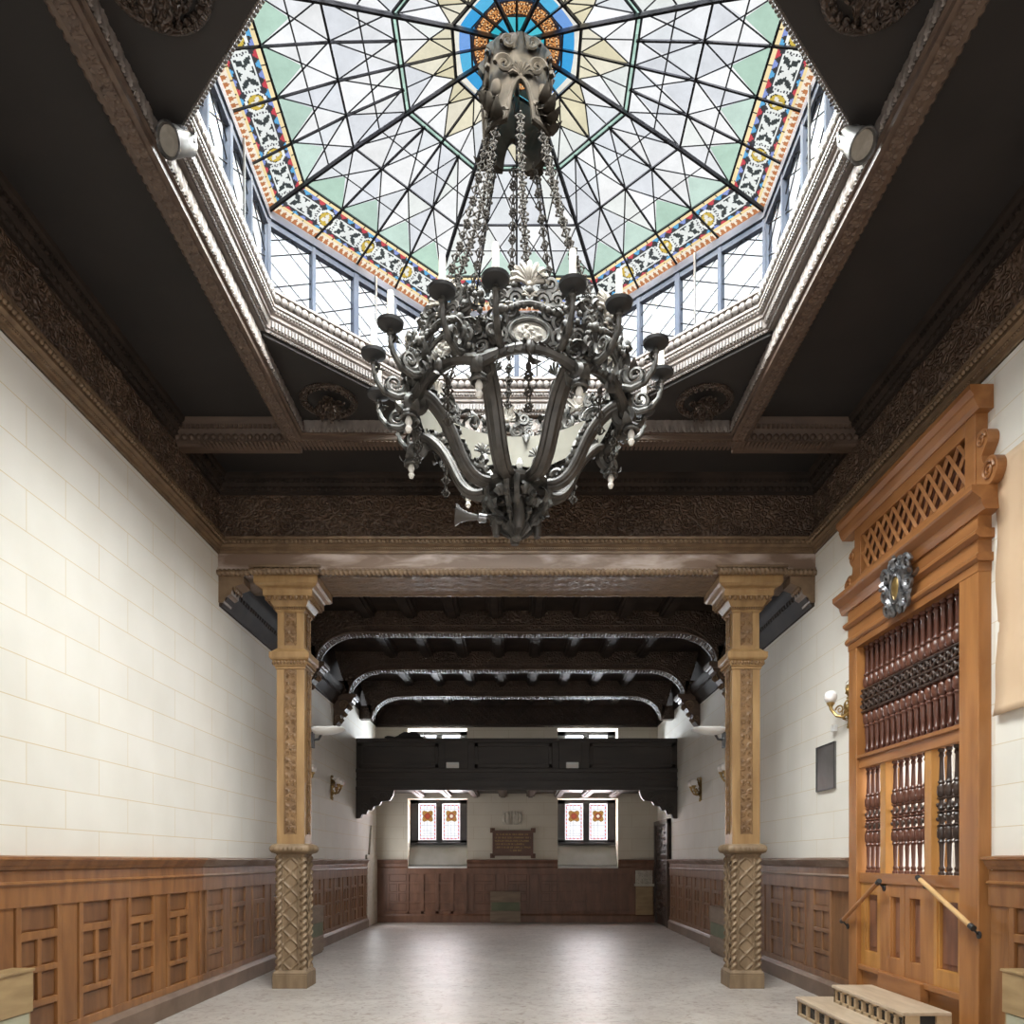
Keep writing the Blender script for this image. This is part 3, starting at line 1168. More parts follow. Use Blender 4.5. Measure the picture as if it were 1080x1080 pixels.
gl = MB()
for k in range(8):
    # outer field: two rows of four crossed cells
    for ri, (r0, r1) in enumerate(((.885, 1.34), (1.34, 1.80))):
        for ci in range(4):
            s0, s1 = -1 + ci * .5, -.5 + ci * .5
            rm = (r0 + r1) / 2
            A, B, C_, D = dp(r0, k, s0), dp(r0, k, s1), dp(r1, k, s1), dp(r1, k, s0)
            Mi = (A + B + C_ + D) / 4
            for tri, kind in (((A, B, Mi), 'w'), ((B, C_, Mi), 'w'), ((C_, D, Mi), 'g' if ri else 'w'), ((D, A, Mi), 'w')):
                # subdivide each triangle once so neighbouring panes differ in tone
                c = random.choice(GREEN) if kind == 'g' else random.choice(WHITE)
                gl.add(T(tri, [(0, 1, 2)], [col_var(c)]))
    # green strip
    for q in range(10):
        s0, s1 = -1 + q * .2, -.8 + q * .2
        gl.add(T([dp(.85, k, s0), dp(.85, k, s1), dp(.885, k, s1), dp(.885, k, s0)], [(0, 1, 2, 3)], [col_var((.45, .64, .54), .15)]))
    # inner star field
    for ci in range(2):
        s0, s1 = -1 + ci, ci
        r0, r1 = .48, .85
        A, B, C_, D = dp(r0, k, s0), dp(r0, k, s1), dp(r1, k, s1), dp(r1, k, s0)
        Mi = dp(.64, k, (s0 + s1) / 2)
        for tri, kind in (((A, B, Mi), 'c'), ((B, C_, Mi), 'c' if ci == 0 else 'w'), ((C_, D, Mi), 'w'), ((D, A, Mi), 'w' if ci == 0 else 'c')):
            gl.add(T(tri, [(0, 1, 2)], [col_var(random.choice(CREAM if kind == 'c' else WHITE))]))
    for q in range(6):
        s0, s1 = -1 + q / 3, -1 + (q + 1) / 3
        gl.add(T([dp(.455, k, s0), dp(.455, k, s1), dp(.48, k, s1), dp(.48, k, s0)], [(0, 1, 2, 3)], [col_var((.82, .76, .60))]))
gl.build('clear_glazing', M['domeglass'], dome)

bd = MB()
for k in range(8):
    nv, nu = 36, 168
    v, f, c = [], [], []
    for j in range(nv + 1):
        vv = j / nv
        r = 2.19 - (2.19 - 1.80) * vv
        for i in range(nu + 1):
            v.append(dp(r, k, -1 + 2 * i / nu))
    for j in range(nv):
        vv = (j + .5) / nv
        r = 2.19 - .39 * vv
        for i in range(nu):
            u = (-1 + 2 * (i + .5) / nu) * r * math.tan(PI / 8)
            f.append((j * (nu + 1) + i, j * (nu + 1) + i + 1, (j + 1) * (nu + 1) + i + 1, (j + 1) * (nu + 1) + i))
            c.append(band_color(u, vv))
    bd.add(T(v, f, c))
o = bd.build('stained_border', M['domeglass'], dome)
o['label'] = 'coloured border of gold roundels, leaf panels and zigzags'

rs = MB()
nr_, na = 36, 192
v, f, c = [], [], []
for j in range(nr_ + 1):
    r = .012 + (.455 - .012) * j / nr_
    for i in range(na):
        a = 2 * PI * i / na
        kk = int(round(a / (PI / 4))) % 8
        d = a - round(a / (PI / 4)) * PI / 4
        rr = r / (1 + (1 / math.cos(d) - 1) * 0) if r < .40 else r * (1 + (1 / math.cos(d) - 1) * (r - .40) / .055)
        v.append((rr * math.cos(a), CY + rr * math.sin(a), dz(r)))
for j in range(nr_):
    r = .012 + (.455 - .012) * (j + .5) / nr_
    for i in range(na):
        a = 2 * PI * (i + .5) / na
        f.append((j * na + i, j * na + (i + 1) % na, (j + 1) * na + (i + 1) % na, (j + 1) * na + i))
        seg = int(a / (PI / 8))
        if r > .435:
            col = (.80, .78, .70)
        elif r > .335:
            col = [(.05, .35, .68), (.10, .45, .70), (.18, .36, .72)][seg % 3]
            if r > .425 or r < .343:
                col = (.02, .03, .05)
        elif r > .21:
            w = math.sin(a * 48 + 60 * r) * math.sin(r * 150 + 3 * math.sin(a * 24))
            col = (.62, .28, .09) if w > .05 else ((.12, .045, .02) if w > -.65 else (.80, .55, .32))
            if r > .325 or r < .218:
                col = (.03, .02, .02)
        else:
            col = [(.04, .42, .50), (.08, .50, .58), (.05, .36, .55)][(seg * 5) % 3]
        c.append(col)
rs.add(T(v, f, c))
o = rs.build('rosette', M['domeglass'], dome)
o['label'] = 'blue and orange stained glass rosette at the crown'

for k in range(8):
    mb = MB()
    pts = [dp(r, k, 1.0, .02) for r in (2.19, 1.80, 1.34, .87, .45, .05)]
    mb.tube(pts, .019, n=6)
    mb.build('rib', M['barblack'], dome)
bars = MB()
for k in range(8):
    for s in (-.5, 0, .5):
        rr = (2.19, 1.80, 1.34, .87) if s else (2.19, 1.80, 1.34, .87, .45, .05)
        bars.tube([dp(r, k, s, .012) for r in rr], .0105, n=5)
    for r, w in ((2.19, .020), (1.80, .011), (1.34, .0105), (.885, .010), (.85, .009), (.47, .014)):
        bars.tube([dp(r, k, -1, .01), dp(r, k, 1, .01)], w, n=5)
    for r in (.34, .21):
        bars.tube([dp(r, k, -1, .01), dp(r, k, 1, .01)], .007, n=4)
bars.build('glazing_bars', M['barblack'], dome)
lead = MB()
for k in range(8):
    for (r0, r1) in ((.885, 1.34), (1.34, 1.80)):
        for ci in range(4):
            s0, s1 = -1 + ci * .5, -.5 + ci * .5
            A, B, C_, D = dp(r0, k, s0, .004), dp(r0, k, s1, .004), dp(r1, k, s1, .004), dp(r1, k, s0, .004)
            for p, q in ((A, C_), (B, D), ((A + D) / 2, (B + C_) / 2)):
                lead.tube([p, q], .0062, n=4)
    for ci in range(2):
        s0, s1 = -1 + ci, ci
        Mi = dp(.64, k, (s0 + s1) / 2, .004)
        for p in (dp(.48, k, s0, .004), dp(.48, k, s1, .004), dp(.85, k, s0, .004), dp(.85, k, s1, .004)):
            lead.tube([p, Mi], .0058, n=4)
        lead.tube([dp(.48, k, (s0 + s1) / 2, .004), dp(.85, k, (s0 + s1) / 2, .004)], .0058, n=4)
lead.build('leading', M['lead'], dome)
mb = MB()
mb.add(tlathe([(.02, Z(5.95)), (.07, Z(6.0)), (.075, Z(6.10)), (.03, Z(6.16))], 12), trans(0, CY, 0))
mb.build('hub', M['barblack'], dome, smooth=True)

# ------------------------------------------------------------------ carved ornaments in the corner boards
def corner_ornament(sx, sy, label):
    cx, cy = sx * 1.86, CY + sy * 1.86
    root = thing('corner_rosette', (cx, cy, Z(4.56)), label, 'ceiling ornament', 'carved ornaments in the dome corners')
    mb = MB(trans(cx, cy, Z(4.545)))
    ring = [(.26 * math.cos(2 * PI * i / 32), .26 * math.sin(2 * PI * i / 32), 0) for i in range(32)]
    mb.tube(ring, .024, n=8, closed=True)
    for i in range(26):
        a = 2 * PI * i / 26
        mb.add(T(egg.v * .022 + np.array([.225 * math.cos(a), .225 * math.sin(a), -.006]), egg.f))
    mb.build('wreath', M['darkcarve'], root, smooth=True)
    mb = MB(trans(cx, cy, Z(4.535)))
    for i in range(8):
        a = 2 * PI * i / 8
        mb.add(tleaf(.19, .05, .3), rotz(a) @ roty(.35) @ np.diag([1, 1, -1, 1]))
    mb.add(tball(.06, 10, 8, (1, 1, .8)))
    for i in range(6):
        a = random.uniform(0, 6.28)
        mb.add(spiral((.12 * math.cos(a), .12 * math.sin(a), -.03), (1, 0, 0), (0, 1, 0), .05, 1.4, .012))
    mb.build('carving', M['darkcarve'], root, smooth=True)


corner_ornament(-1, -1, 'round carved wreath in the dark corner board above the wall without the screen')
corner_ornament(1, -1, 'round carved wreath in the dark corner board above the screen wall')
corner_ornament(-1, 1, 'shadowed carving on the far dark corner board above the wall without the screen')
corner_ornament(1, 1, 'shadowed carving on the far dark corner board above the screen wall')

# ------------------------------------------------------------------ bay: arched beams, wall cornices, corbels
def arched_beam(num, y, label):
    d = .24
    mb = MB()
    xi, zt, rx, rz, zsp = 3.32, Z(3.755), .70, .50, Z(3.25)
    inner = [(-xi, zsp)] + [(-xi + rx * (1 - math.cos(a)), zsp + rz * math.sin(a)) for a in np.linspace(.12, PI / 2, 10)]
    inner += [(-p[0], p[1]) for p in reversed(inner)]
    n = len(inner)
    top = Z(ZBAY) + .01
    outer = [(-WX if i == 0 else (WX if i == n - 1 else p[0]), top) for i, p in enumerate(inner)]
    outer[0] = (-WX, top)
    v, f = [], []
    for yy in (y, y + d):
        v += [(p[0], yy, p[1]) for p in inner] + [(p[0], yy, p[1]) for p in outer]
    for i in range(n - 1):
        f.append((i, i + 1, n + i + 1, n + i))
        f.append((2 * n + i, 3 * n + i, 3 * n + i + 1, 2 * n + i + 1))
        f.append((i, 2 * n + i, 2 * n + i + 1, i + 1))
    mb.add(T(v, f))
    for sx in (-1, 1):
        mb.box(min(sx * xi, sx * WX), max(sx * xi, sx * WX), y, y + d, zsp, zsp + .3)
    b = mb.build('trim_%d' % num, M['archwood'])
    struct(b, label, 'beam')
    m2 = MB()
    for yy, off, rad in ((y - .012, .02, .020), (y + d + .012, .02, .020), (y - .008, .13, .010)):
        pts = [(p[0] - (0 if abs(p[0]) < 2.6 else math.copysign(off * -.6, p[0])), yy, p[1] + off) for p in inner]
        m2.tube(pts, rad, n=6)
    # leafy edge
    L = []
    for p, q in zip(inner, inner[1:]):
        ln = math.hypot(q[0] - p[0], q[1] - p[1])
        for t in np.arange(0, ln, .055):
            L.append((p[0] + (q[0] - p[0]) * t / ln, p[1] + (q[1] - p[1]) * t / ln))
    for i, p in enumerate(L):
        for yy in (.05, .12, .19):
            m2.add(T(egg.v * np.array([.024, .030, .018]) + np.array([p[0], y + yy, p[1] - .002]), egg.f))
    m2.build('leaf_edge', M['brown'], b, smooth=True)
    return b


arched_beam(10, 12.90, 'dark rounded ceiling beam nearest behind the pillars')
arched_beam(11, 15.40, 'dark rounded ceiling beam between the pillars and the gallery')
arched_beam(12, 17.90, 'dark rounded ceiling beam directly above the gallery rail')

mb = MB()
bc = [(0, Z(3.08)), (.03, Z(3.08)), (.05, Z(3.13)), (.09, Z(3.16)), (.11, Z(3.21)), (.15, Z(3.25)), (.17, Z(3.33)), (.20, Z(3.37)), (.20, Z(3.44)), (0, Z(3.44))]
for fr in (LW, RW):
    sweep(mb, bc, YW + .02, 15.65, fr)
    row(mb, egg_m, YW + .05, 15.65, .09, .145, Z(3.27), fr)
    sweep(mb, [(0, Z(3.44)), (.03, Z(3.44)), (.03, Z(ZBAY)), (0, Z(ZBAY))], YW, YB, fr)
struct(mb.build('trim_13', M['dark'], smooth=True), 'dark cornice along both walls of the far bay', 'moulding')
mb = MB()
cap = [(0, Z(3.12)), (.06, Z(3.12)), (.08, Z(3.18)), (.15, Z(3.22)), (.17, Z(3.30)), (.30, Z(3.35)), (.30, Z(3.44)), (0, Z(3.44))]
for fr in (LW, RW):
    sweep(mb, cap, YW, YW + .26, fr)
    row(mb, egg_m, YW, YW + .26, .07, .19, Z(3.29), fr)
struct(mb.build('trim_14', M['gilt'], smooth=True), 'carved wall brackets under the ends of the crossbeam', 'bracket')
# upper end wall frieze
mb = MB()
sweep(mb, [(0, Z(3.42)), (.05, Z(3.42)), (.07, Z(3.47)), (.03, Z(3.50)), (.03, Z(3.98)), (.12, Z(4.04)), (.15, Z(4.12)), (0, Z(4.12))], -WX, WX, BW)
t = relief(2 * WX, .42, .03, lambda u, v: h_fret(u, v, .21, .03))
mb.add(T(t.v + np.array([-WX, .035, Z(3.53)]), t.f), BW)
struct(mb.build('trim_15', M['darkcarve'], smooth=True), 'dark carved frieze high on the end wall above the gallery', 'frieze')


def corbel(loc, side, label):
    """carved console; side +1: on the wall at -x."""
    x = -side * WX
    root = thing('corbel', (x, loc, Z(2.66)), label, 'corbel', 'carved corbels under the rounded beams')
    fr = frame((x, loc, 0), (0, 1, 0), (side, 0, 0))
    mb = MB(fr)
    prof = [(0, 2.66), (.04, 2.66), (.10, 2.74), (.12, 2.84), (.20, 2.92), (.26, 3.0), (.28, 3.08), (.36, 3.12), (.38, 3.17), (0, 3.17)]
    sweep(mb, [(a, Z(b)) for a, b in prof], -.15, .15, np.eye(4))
    mb.build('console', M['brown'], root)
    mb = MB(fr)
    sweep(mb, [(0, Z(3.17)), (.40, Z(3.17)), (.42, Z(3.20)), (.45, Z(3.21)), (.45, Z(3.27)), (0, Z(3.27))], -.20, .20, np.eye(4))
    mb.build('abacus', M['brown'], root, bevel=.008)
    mb = MB(fr)
    for s in (-.09, 0, .09):
        for (o_, z_, a) in ((.10, 2.74, -1.1), (.17, 2.87, -.9), (.27, 3.0, -.9)):
            mb.add(tleaf(.17, .055, .55), trans(s, o_, Z(z_)) @ rotz(PI / 2) @ roty(a))
    for s in (-.155, .155):
        mb.add(spiral((s, .20, Z(3.06)), (0, 1, 0), (0, 0, 1), .09, 1.8, .018))
        mb.add(spiral((s, .08, Z(2.80)), (0, 1, 0), (0, 0, 1), .06, 1.6, .014))
    mb.build('acanthus', M['gilt'], root, smooth=True)


corbel(13.02, 1, 'carved wooden corbel half hidden behind the pillar opposite the screen')
corbel(15.52, 1, 'carved wooden corbel on the wall past the pillar opposite the screen')
corbel(13.02, -1, 'carved wooden corbel half hidden behind the pillar beside the screen')
corbel(15.52, -1, 'carved wooden corbel on the wall past the pillar beside the screen')


# ------------------------------------------------------------------ pillars
def pillar(cx, label):
    cy = 9.83
    root = thing('carved_pillar', (cx, cy, 0), label, 'pillar', 'carved pillars under the crossbeam', 'thing')
    rt = trans(cx, cy, 0)
    faces = [(rotz(a)) for a in (0, PI / 2, PI, -PI / 2)]

    def face_panels(mb, w, h, d, z0, fn, res):
        """relief panel of width w on each face at distance d from the axis."""
        for m in faces:
            t = relief(w, h, res, fn)
            q = np.eye(4)
            q[1, 1] = -1
            mb.add(T(t.v + np.array([-w / 2, d, z0]), t.f), m @ q)

    mb = MB(rt)
    mb.box(-.215, .215, -.215, .215, 0, .17)
    mb.add(tlathe([(.30, .17), (.30, .19), (.265, .22)], 4), rotz(PI / 4))
    mb.build('plinth', M['pillarlow'], root, bevel=.006)
    mb = MB(rt)
    mb.box(-.165, .165, -.165, .165, .17, 1.66)
    face_panels(mb, .20, 1.40, .166, .22, lambda u, v: h_diamond(u, v, .20, .20, .018) + .014 * ((u < .016) | (u > .184)), .0085)
    mb.build('pedestal', M['pillarlow'], root, smooth=True)
    mb = MB()
    for sx in (-1, 1):
        for sy in (-1, 1):
            x, y = cx + sx * .150, cy + sy * .150
            rope(mb, (x, y, .19), (x, y, 1.66), .048, .085, lobes=2, nr=12, amp=.55)
    mb.build('rope_shaft', M['pillarlow'], root, smooth=True)
    mb = MB(rt)
    pr = [(.185, 1.655), (.215, 1.665)] + [(.215 + .045 * math.sin(a), 1.72 - .055 * math.cos(a)) for a in np.linspace(0, PI, 7)] + [(.20, 1.78)]
    # square ring with soft corners and gadroons
    n = 64
    v, f = [], []
    for r, z in pr:
        for j in range(n):
            th = 2 * PI * j / n
            cq, sq = math.cos(th), math.sin(th)
            e = 6.0
            q = 1 / (abs(cq) ** e + abs(sq) ** e) ** (1 / e)
            g = 1 + (.022 * math.cos(32 * th) if .22 < r else 0)
            v.append((r * q * cq * g, r * q * sq * g, z))
    k = len(pr)
    for i in range(k - 1):
        for j in range(n):
            j2 = (j + 1) % n
            f.append((i * n + j, i * n + j2, (i + 1) * n + j2, (i + 1) * n + j))
    f.append(tuple((k - 1) * n + j for j in range(n)))
    f.append(tuple(range(n - 1, -1, -1)))
    mb.add(T(v, f))
    mb.build('gadrooned_collar', M['pillarlow'], root, smooth=True)
    # shaft
    mb = MB(rt)
    mb.box(-.172, .172, -.172, .172, 1.74, Z(2.44))
    mb.box(-.165, .165, -.165, .165, Z(2.40), Z(3.14))
    mb.build('shaft', M['pillar'], root, bevel=.006)
    mb = MB(rt)
    H = Z(2.44) - 1.9
    face_panels(mb, .15, H - .06, .172, 1.90, lambda u, v: .002 + h_scroll(u, v, .075, .19, .016) * (.4 + .6 * ((u > .01) & (u < .14))) + .010 * ((u < .007) | (u > .143)), .0075)
    face_panels(mb, .15, .42, .165, Z(2.66), lambda u, v: .002 + h_scroll(u, v, .075, .21, .016) + .010 * ((u < .007) | (u > .143)), .0075)
    mb.build('carved_panels', M['pillarcarve'], root, smooth=True)

    def sq_ring(mb, prof):
        k = len(prof)
        v, f = [], []
        for sx, sy in ((-1, -1), (1, -1), (1, 1), (-1, 1)):
            v += [(sx * r, sy * r, z) for r, z in prof]
        for c in range(4):
            c2 = (c + 1) % 4
            for i in range(k - 1):
                f.append((c * k + i, c2 * k + i, c2 * k + i + 1, c * k + i + 1))
        f.append(tuple(c * k for c in (3, 2, 1, 0)))
        f.append(tuple(c * k + k - 1 for c in range(4)))
        mb.add(T(v, f))

    mb = MB(rt)
    sq_ring(mb, [(.174, Z(2.36)), (.185, Z(2.37)), (.185, Z(2.395)), (.20, Z(2.40)), (.21, Z(2.46)), (.235, Z(2.48)), (.245, Z(2.50)), (.245, Z(2.565)), (.225, Z(2.57)), (.17, Z(2.62))])
    mb.build('neck_moulding', M['pillar'], root)
    mb = MB(rt)
    for m in faces:
        row(mb, T(egg.v * np.array([.018, .016, .026]), egg.f), -.2, .2, .04, .212, Z(2.44), m)
    mb.build('leaf_row', M['pillarcarve'], root, smooth=True)
    mb = MB(rt)
    sq_ring(mb, [(.166, Z(3.06)), (.185, Z(3.08)), (.185, Z(3.12)), (.20, Z(3.13)), (.235, Z(3.19)), (.27, Z(3.22)), (.30, Z(3.235)), (.30, Z(3.30)), (.315, Z(3.32)), (.36, Z(3.335)), (.385, Z(3.36)), (.385, Z(3.455)), (.20, Z(3.457))])
    mb.build('capital', M['pillar'], root)
    mb = MB(rt)
    for m in faces:
        row(mb, T(egg.v * np.array([.026, .028, .040]), egg.f), -.26, .26, .062, .272, Z(3.222), m)
    mb.build('egg_row', M['pillarcarve'], root, smooth=True)
    mb = MB(rt)
    for m in faces:
        row(mb, T(egg.v * np.array([.014, .014, .014]), egg.f), -.19, .19, .03, .199, Z(3.11), m)
    mb.build('bead_row', M['pillarcarve'], root, smooth=True)
    mb = MB()
    rope(mb, (cx - .42, cy - .415, Z(3.485)), (cx + .42, cy - .415, Z(3.485)), .047, .055, lobes=2, nr=10)
    mb.box(cx - .43, cx + .43, cy - .43, cy - .36, Z(3.53), Z(3.56))
    mb.box(cx - .40, cx + .40, cy - .41, cy + .38, Z(3.456), Z(3.53))
    mb.build('rope_edge', M['gilt'], root, smooth=True)


pillar(-2.79, 'carved golden oak pillar with rope corners on the side away from the screen')
pillar(2.83, 'carved golden oak pillar with rope corners on the turned screen side')


# ------------------------------------------------------------------ wainscot panelling
def wainscot(num, fr, s0, s1, m_, mcap, label, first=.0, period=.80, pw=.44, hgt=1.60, mpan=None):
    mb = MB(fr)
    pn = MB(fr)
    mb.box(s0, s1, 0, .03, 0, hgt - .06)
    bt = .22
    mb.box(s0, s1, .03, .063, bt, bt + .07)
    mb.box(s0, s1, .03, .063, 1.235, 1.40)
    mb.box(s0, s1, .03, .058, 1.40, hgt - .10)
    zrow = [(.29, .49), (.54, .745), (.79, .99), (1.05, 1.235)]
    s = s0 + first
    while s - period > s0:
        s -= period
    edges = []
    while s < s1 + period:
        a, b = s, s + pw
        lo, hi = max(a - .055, s0), min(b + .055, s1)
        if hi > lo:
            for x0, x1 in ((a - .055, a), (b, b + .055)):
                x0, x1 = max(x0, s0), min(x1, s1)
                if x1 - x0 > .01:
                    mb.box(x0, x1, .03, .0605, bt + .01, 1.24)
            aa, bb = max(a, s0), min(b, s1)
            if bb - aa > .12:
                for z0, z1 in ((.49, .54), (.745, .79), (.99, 1.05)):
                    mb.box(aa - .02, bb + .02, .03, .0585, z0, z1)
                mid = (a + b) / 2
                if s0 < mid < s1:
                    mb.box(mid - .024, mid + .024, .03, .0565, .53, 1.0)
                for z0, z1 in zrow:
                    if .5 < z0 < .9:
                        pn.box(aa + .012, mid - .036, .03, .040, z0 + .012, z1 - .012)
                        pn.box(mid + .036, bb - .012, .03, .040, z0 + .012, z1 - .012)
                    else:
                        pn.box(aa + .012, bb - .012, .03, .040, z0 + .012, z1 - .012)
        # plain plank between the panelled posts
        pa, pb = b + .055 + .016, s + period - .055 - .016
        pa, pb = max(pa, s0), min(pb, s1)
        if pb - pa > .03:
            mb.box(pa, pb, .03, .050, bt + .07, 1.235)
        s += period
    o = mb.build('trim_%d' % num, m_, bevel=.004)
    struct(o, label, 'wainscot')
    if pn.n:
        pn.build('inset_panels', mpan or m_, o, bevel=.004)
    m2 = MB(fr)
    sweep(m2, [(0, 1.505), (.065, 1.505), (.075, 1.53), (.085, 1.535), (.10, 1.57), (.12, 1.58), (.12, 1.60), (.0, 1.61)], s0, s1, np.eye(4))
    sweep(m2, [(.05, 1.385), (.068, 1.39), (.080, 1.405), (.068, 1.42), (.05, 1.425)], s0, s1, np.eye(4))
    m2.build('cap_rail', mcap, o)
    return o


def baseboard(name, fr, segs, label):
    mb = MB(fr)
    for s0, s1 in segs:
        sweep(mb, [(0, 0), (.10, 0), (.10, .17), (.075, .205), (.06, .22), (0, .22)], s0, s1, np.eye(4))
    struct(mb.build(name, M['base']), label, 'baseboard')


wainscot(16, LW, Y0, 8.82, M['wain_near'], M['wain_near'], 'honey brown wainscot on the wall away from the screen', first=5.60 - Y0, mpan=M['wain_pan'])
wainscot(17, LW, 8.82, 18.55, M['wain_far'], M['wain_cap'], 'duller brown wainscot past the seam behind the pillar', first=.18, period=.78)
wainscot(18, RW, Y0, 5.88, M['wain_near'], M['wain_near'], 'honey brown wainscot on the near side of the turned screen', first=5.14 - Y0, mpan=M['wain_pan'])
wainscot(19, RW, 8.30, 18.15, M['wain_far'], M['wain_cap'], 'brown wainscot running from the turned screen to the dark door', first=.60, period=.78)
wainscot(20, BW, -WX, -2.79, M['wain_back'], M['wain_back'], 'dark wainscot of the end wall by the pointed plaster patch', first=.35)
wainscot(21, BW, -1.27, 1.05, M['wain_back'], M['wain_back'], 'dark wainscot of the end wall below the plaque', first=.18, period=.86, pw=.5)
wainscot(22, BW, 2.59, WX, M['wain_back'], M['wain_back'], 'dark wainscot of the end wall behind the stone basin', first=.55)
mb = MB(BW)
for a, b in ((-2.79, -1.27), (1.05, 2.59)):
    mb.box(a, b, 0, .03, 0, 1.38)
    mb.box(a, b, .03, .062, .22, .29)
    mb.box(a, b, .03, .062, 1.235, 1.38)
    w = (b - a) / 4
    for i in range(5):
        mb.box(max(a, a + i * w - .04), min(b, a + i * w + .04), .03, .062, .22, 1.24)
    for z in (.49, .745, .99):
        mb.box(a, b, .03, .06, z, z + .05)
struct(mb.build('trim_23', M['wain_back'], bevel=.004), 'dark gridded wainscot under the stained glass windows', 'wainscot')
baseboard('baseboard_left', LW, [(Y0, 18.55)], 'broad brown baseboard along the wall without the screen')
baseboard('baseboard_right', RW, [(Y0, 5.88), (8.30, 18.15)], 'broad brown baseboard along the screen wall')
mb = MB(BW)
sweep(mb, [(0, 0), (.09, 0), (.09, .17), (.06, .22), (0, .22)], -WX, WX, np.eye(4))
struct(mb.build('baseboard_back', M['wain_back']), 'dark baseboard along the end wall', 'baseboard')

# dark carved door near the far corner
mb = MB(RW)
mb.box(18.25, 20.0, 0, .05, 0, 2.50)
mb.box(18.25, 18.38, 0, .10, 0, 2.55)
mb.box(19.87, 20.0, 0, .10, 0, 2.55)
mb.box(18.25, 20.0, 0, .10, 2.45, 2.56)
d = mb.build('door_1', M['ebony'], bevel=.006)
struct(d, 'black carved wooden door by the far corner beside the basin', 'door')
mb = MB(RW)
for a in (18.42, 19.15):
    for z0, z1 in ((.2, .85), (.95, 1.6), (1.7, 2.4)):
        t = relief(.66, z1 - z0, .02, lambda u, v: .01 + h_scroll(u, v, .22, .3, .03))
        mb.add(T(t.v + np.array([a, .05, z0]), t.f))
mb.build('carved_leaf', M['ebony'], d, smooth=True)

# pointed plaster patch in the opposite corner
mb = MB(LW)
poly = [(18.62, 0.0), (19.95, 0.0), (19.95, 1.72), (19.55, 1.72), (19.25, 2.45), (18.95, 1.72), (18.62, 1.72)]
mb.add(T([(p[0], .002, p[1]) for p in poly] + [(p[0], .05, p[1]) for p in poly],
         [tuple(range(6, -1, -1)), tuple(range(7, 14))] + [(i, (i + 1) % 7, 7 + (i + 1) % 7, 7 + i) for i in range(7)]))
o = mb.build('plaster_patch', M['stone'], bevel=.01)
tag(o, 'bare pointed plaster patch between the wainscot and the end wall', 'plaster patch')

# ------------------------------------------------------------------ gallery
gal = thing('gallery', (0, 17.6, 3.1), 'black brown wooden gallery spanning the far bay below the rounded beams', 'gallery')
YG = 17.55
mb = MB()
mb.box(-WX + .003, WX - .003, YG, YG + .10, Z(1.62), Z(2.70))
mb.box(-WX + .003, WX - .003, YG - .03, YG + .13, Z(2.66), Z(2.745))
mb.box(-WX + .003, WX - .003, YG - .06, YG, Z(1.98), Z(2.06))
mb.box(-WX + .003, WX - .003, YG - .04, YG, Z(1.80), Z(1.86))
mb.box(-WX + .003, WX - .003, YG - .07, YG, Z(1.58), Z(1.66))
for a, b in ((-3.55, -1.75), (-.95, .80), (1.62, 3.55)):
    mb.box(a, b, YG - .03, YG, Z(2.55), Z(2.64))
    mb.box(a, b, YG - .03, YG, Z(2.08), Z(2.17))
    mb.box(a, a + .09, YG - .03, YG, Z(2.08), Z(2.64))
    mb.box(b - .09, b, YG - .03, YG, Z(2.08), Z(2.64))
mb.build('parapet', M['gallery'], gal, bevel=.008)
for x in (-1.35, 1.2):
    mb = MB()
    mb.box(x - .26, x + .26, YG - .05, YG, Z(2.06), Z(2.70))
    mb.build('parapet_post', M['gallery'], gal, bevel=.008)
mb = MB()
mb.box(-WX + .003, WX - .003, YG + .1, YB - .003, 3.30, 3.42)
mb.build('gallery_floor', M['gallery'], gal)
for x in (-2.45, -1.75, -1.05, -.35, .35, 1.05, 1.75, 2.45):
    mb = MB()
    mb.box(x - .10, x + .10, YG + .1, YB - .003, 3.215, 3.30)
    mb.box(x - .055, x + .055, YG + .1, YB - .003, 3.185, 3.215)
    mb.build('joist', M['brown'], gal, bevel=.006)
for sx in (-1, 1):
    mb = MB()
    pts = [(3.6, 1.62), (3.6, .95), (3.50, .96), (3.46, 1.05), (3.37, 1.04), (3.33, 1.14), (3.25, 1.13), (3.2, 1.22), (3.08, 1.25), (3.03, 1.33), (2.85, 1.35), (2.78, 1.45), (2.74, 1.62)]
    poly = [(sx * min(p[0], 3.597), Z(p[1])) for p in pts]
    mb.add(tprism(poly, YG - .02, YG + .12))
    for q in ((3.42, 1.20), (3.22, 1.35), (3.0, 1.45)):
        mb.add(spiral((sx * q[0], YG - .03, Z(q[1])), (1, 0, 0), (0, 0, 1), .09, 1.7, .02))
    mb.build('scrolled_bracket', M['gallery'], gal)

for x, lab in ((-1.43, 'small white box lamp on the gallery front below the black cloth side'), (1.24, 'small white box lamp on the gallery front towards the dark door side')):
    px = x
    root = thing('emergency_lamp', (px, YG - .06, Z(2.06)), lab, 'emergency lamp', 'box lamps on the gallery front')
    mb = MB()
    mb.box(px - .14, px + .14, YG - .11, YG - .05, Z(2.07), Z(2.20))
    mb.build('housing', M['whitemetal'], root, bevel=.01)
    mb = MB()
    mb.box(px - .12, px + .12, YG - .12, YG - .11, Z(2.085), Z(2.15))
    mb.build('diffuser', M['lampglass'], root, bevel=.004)

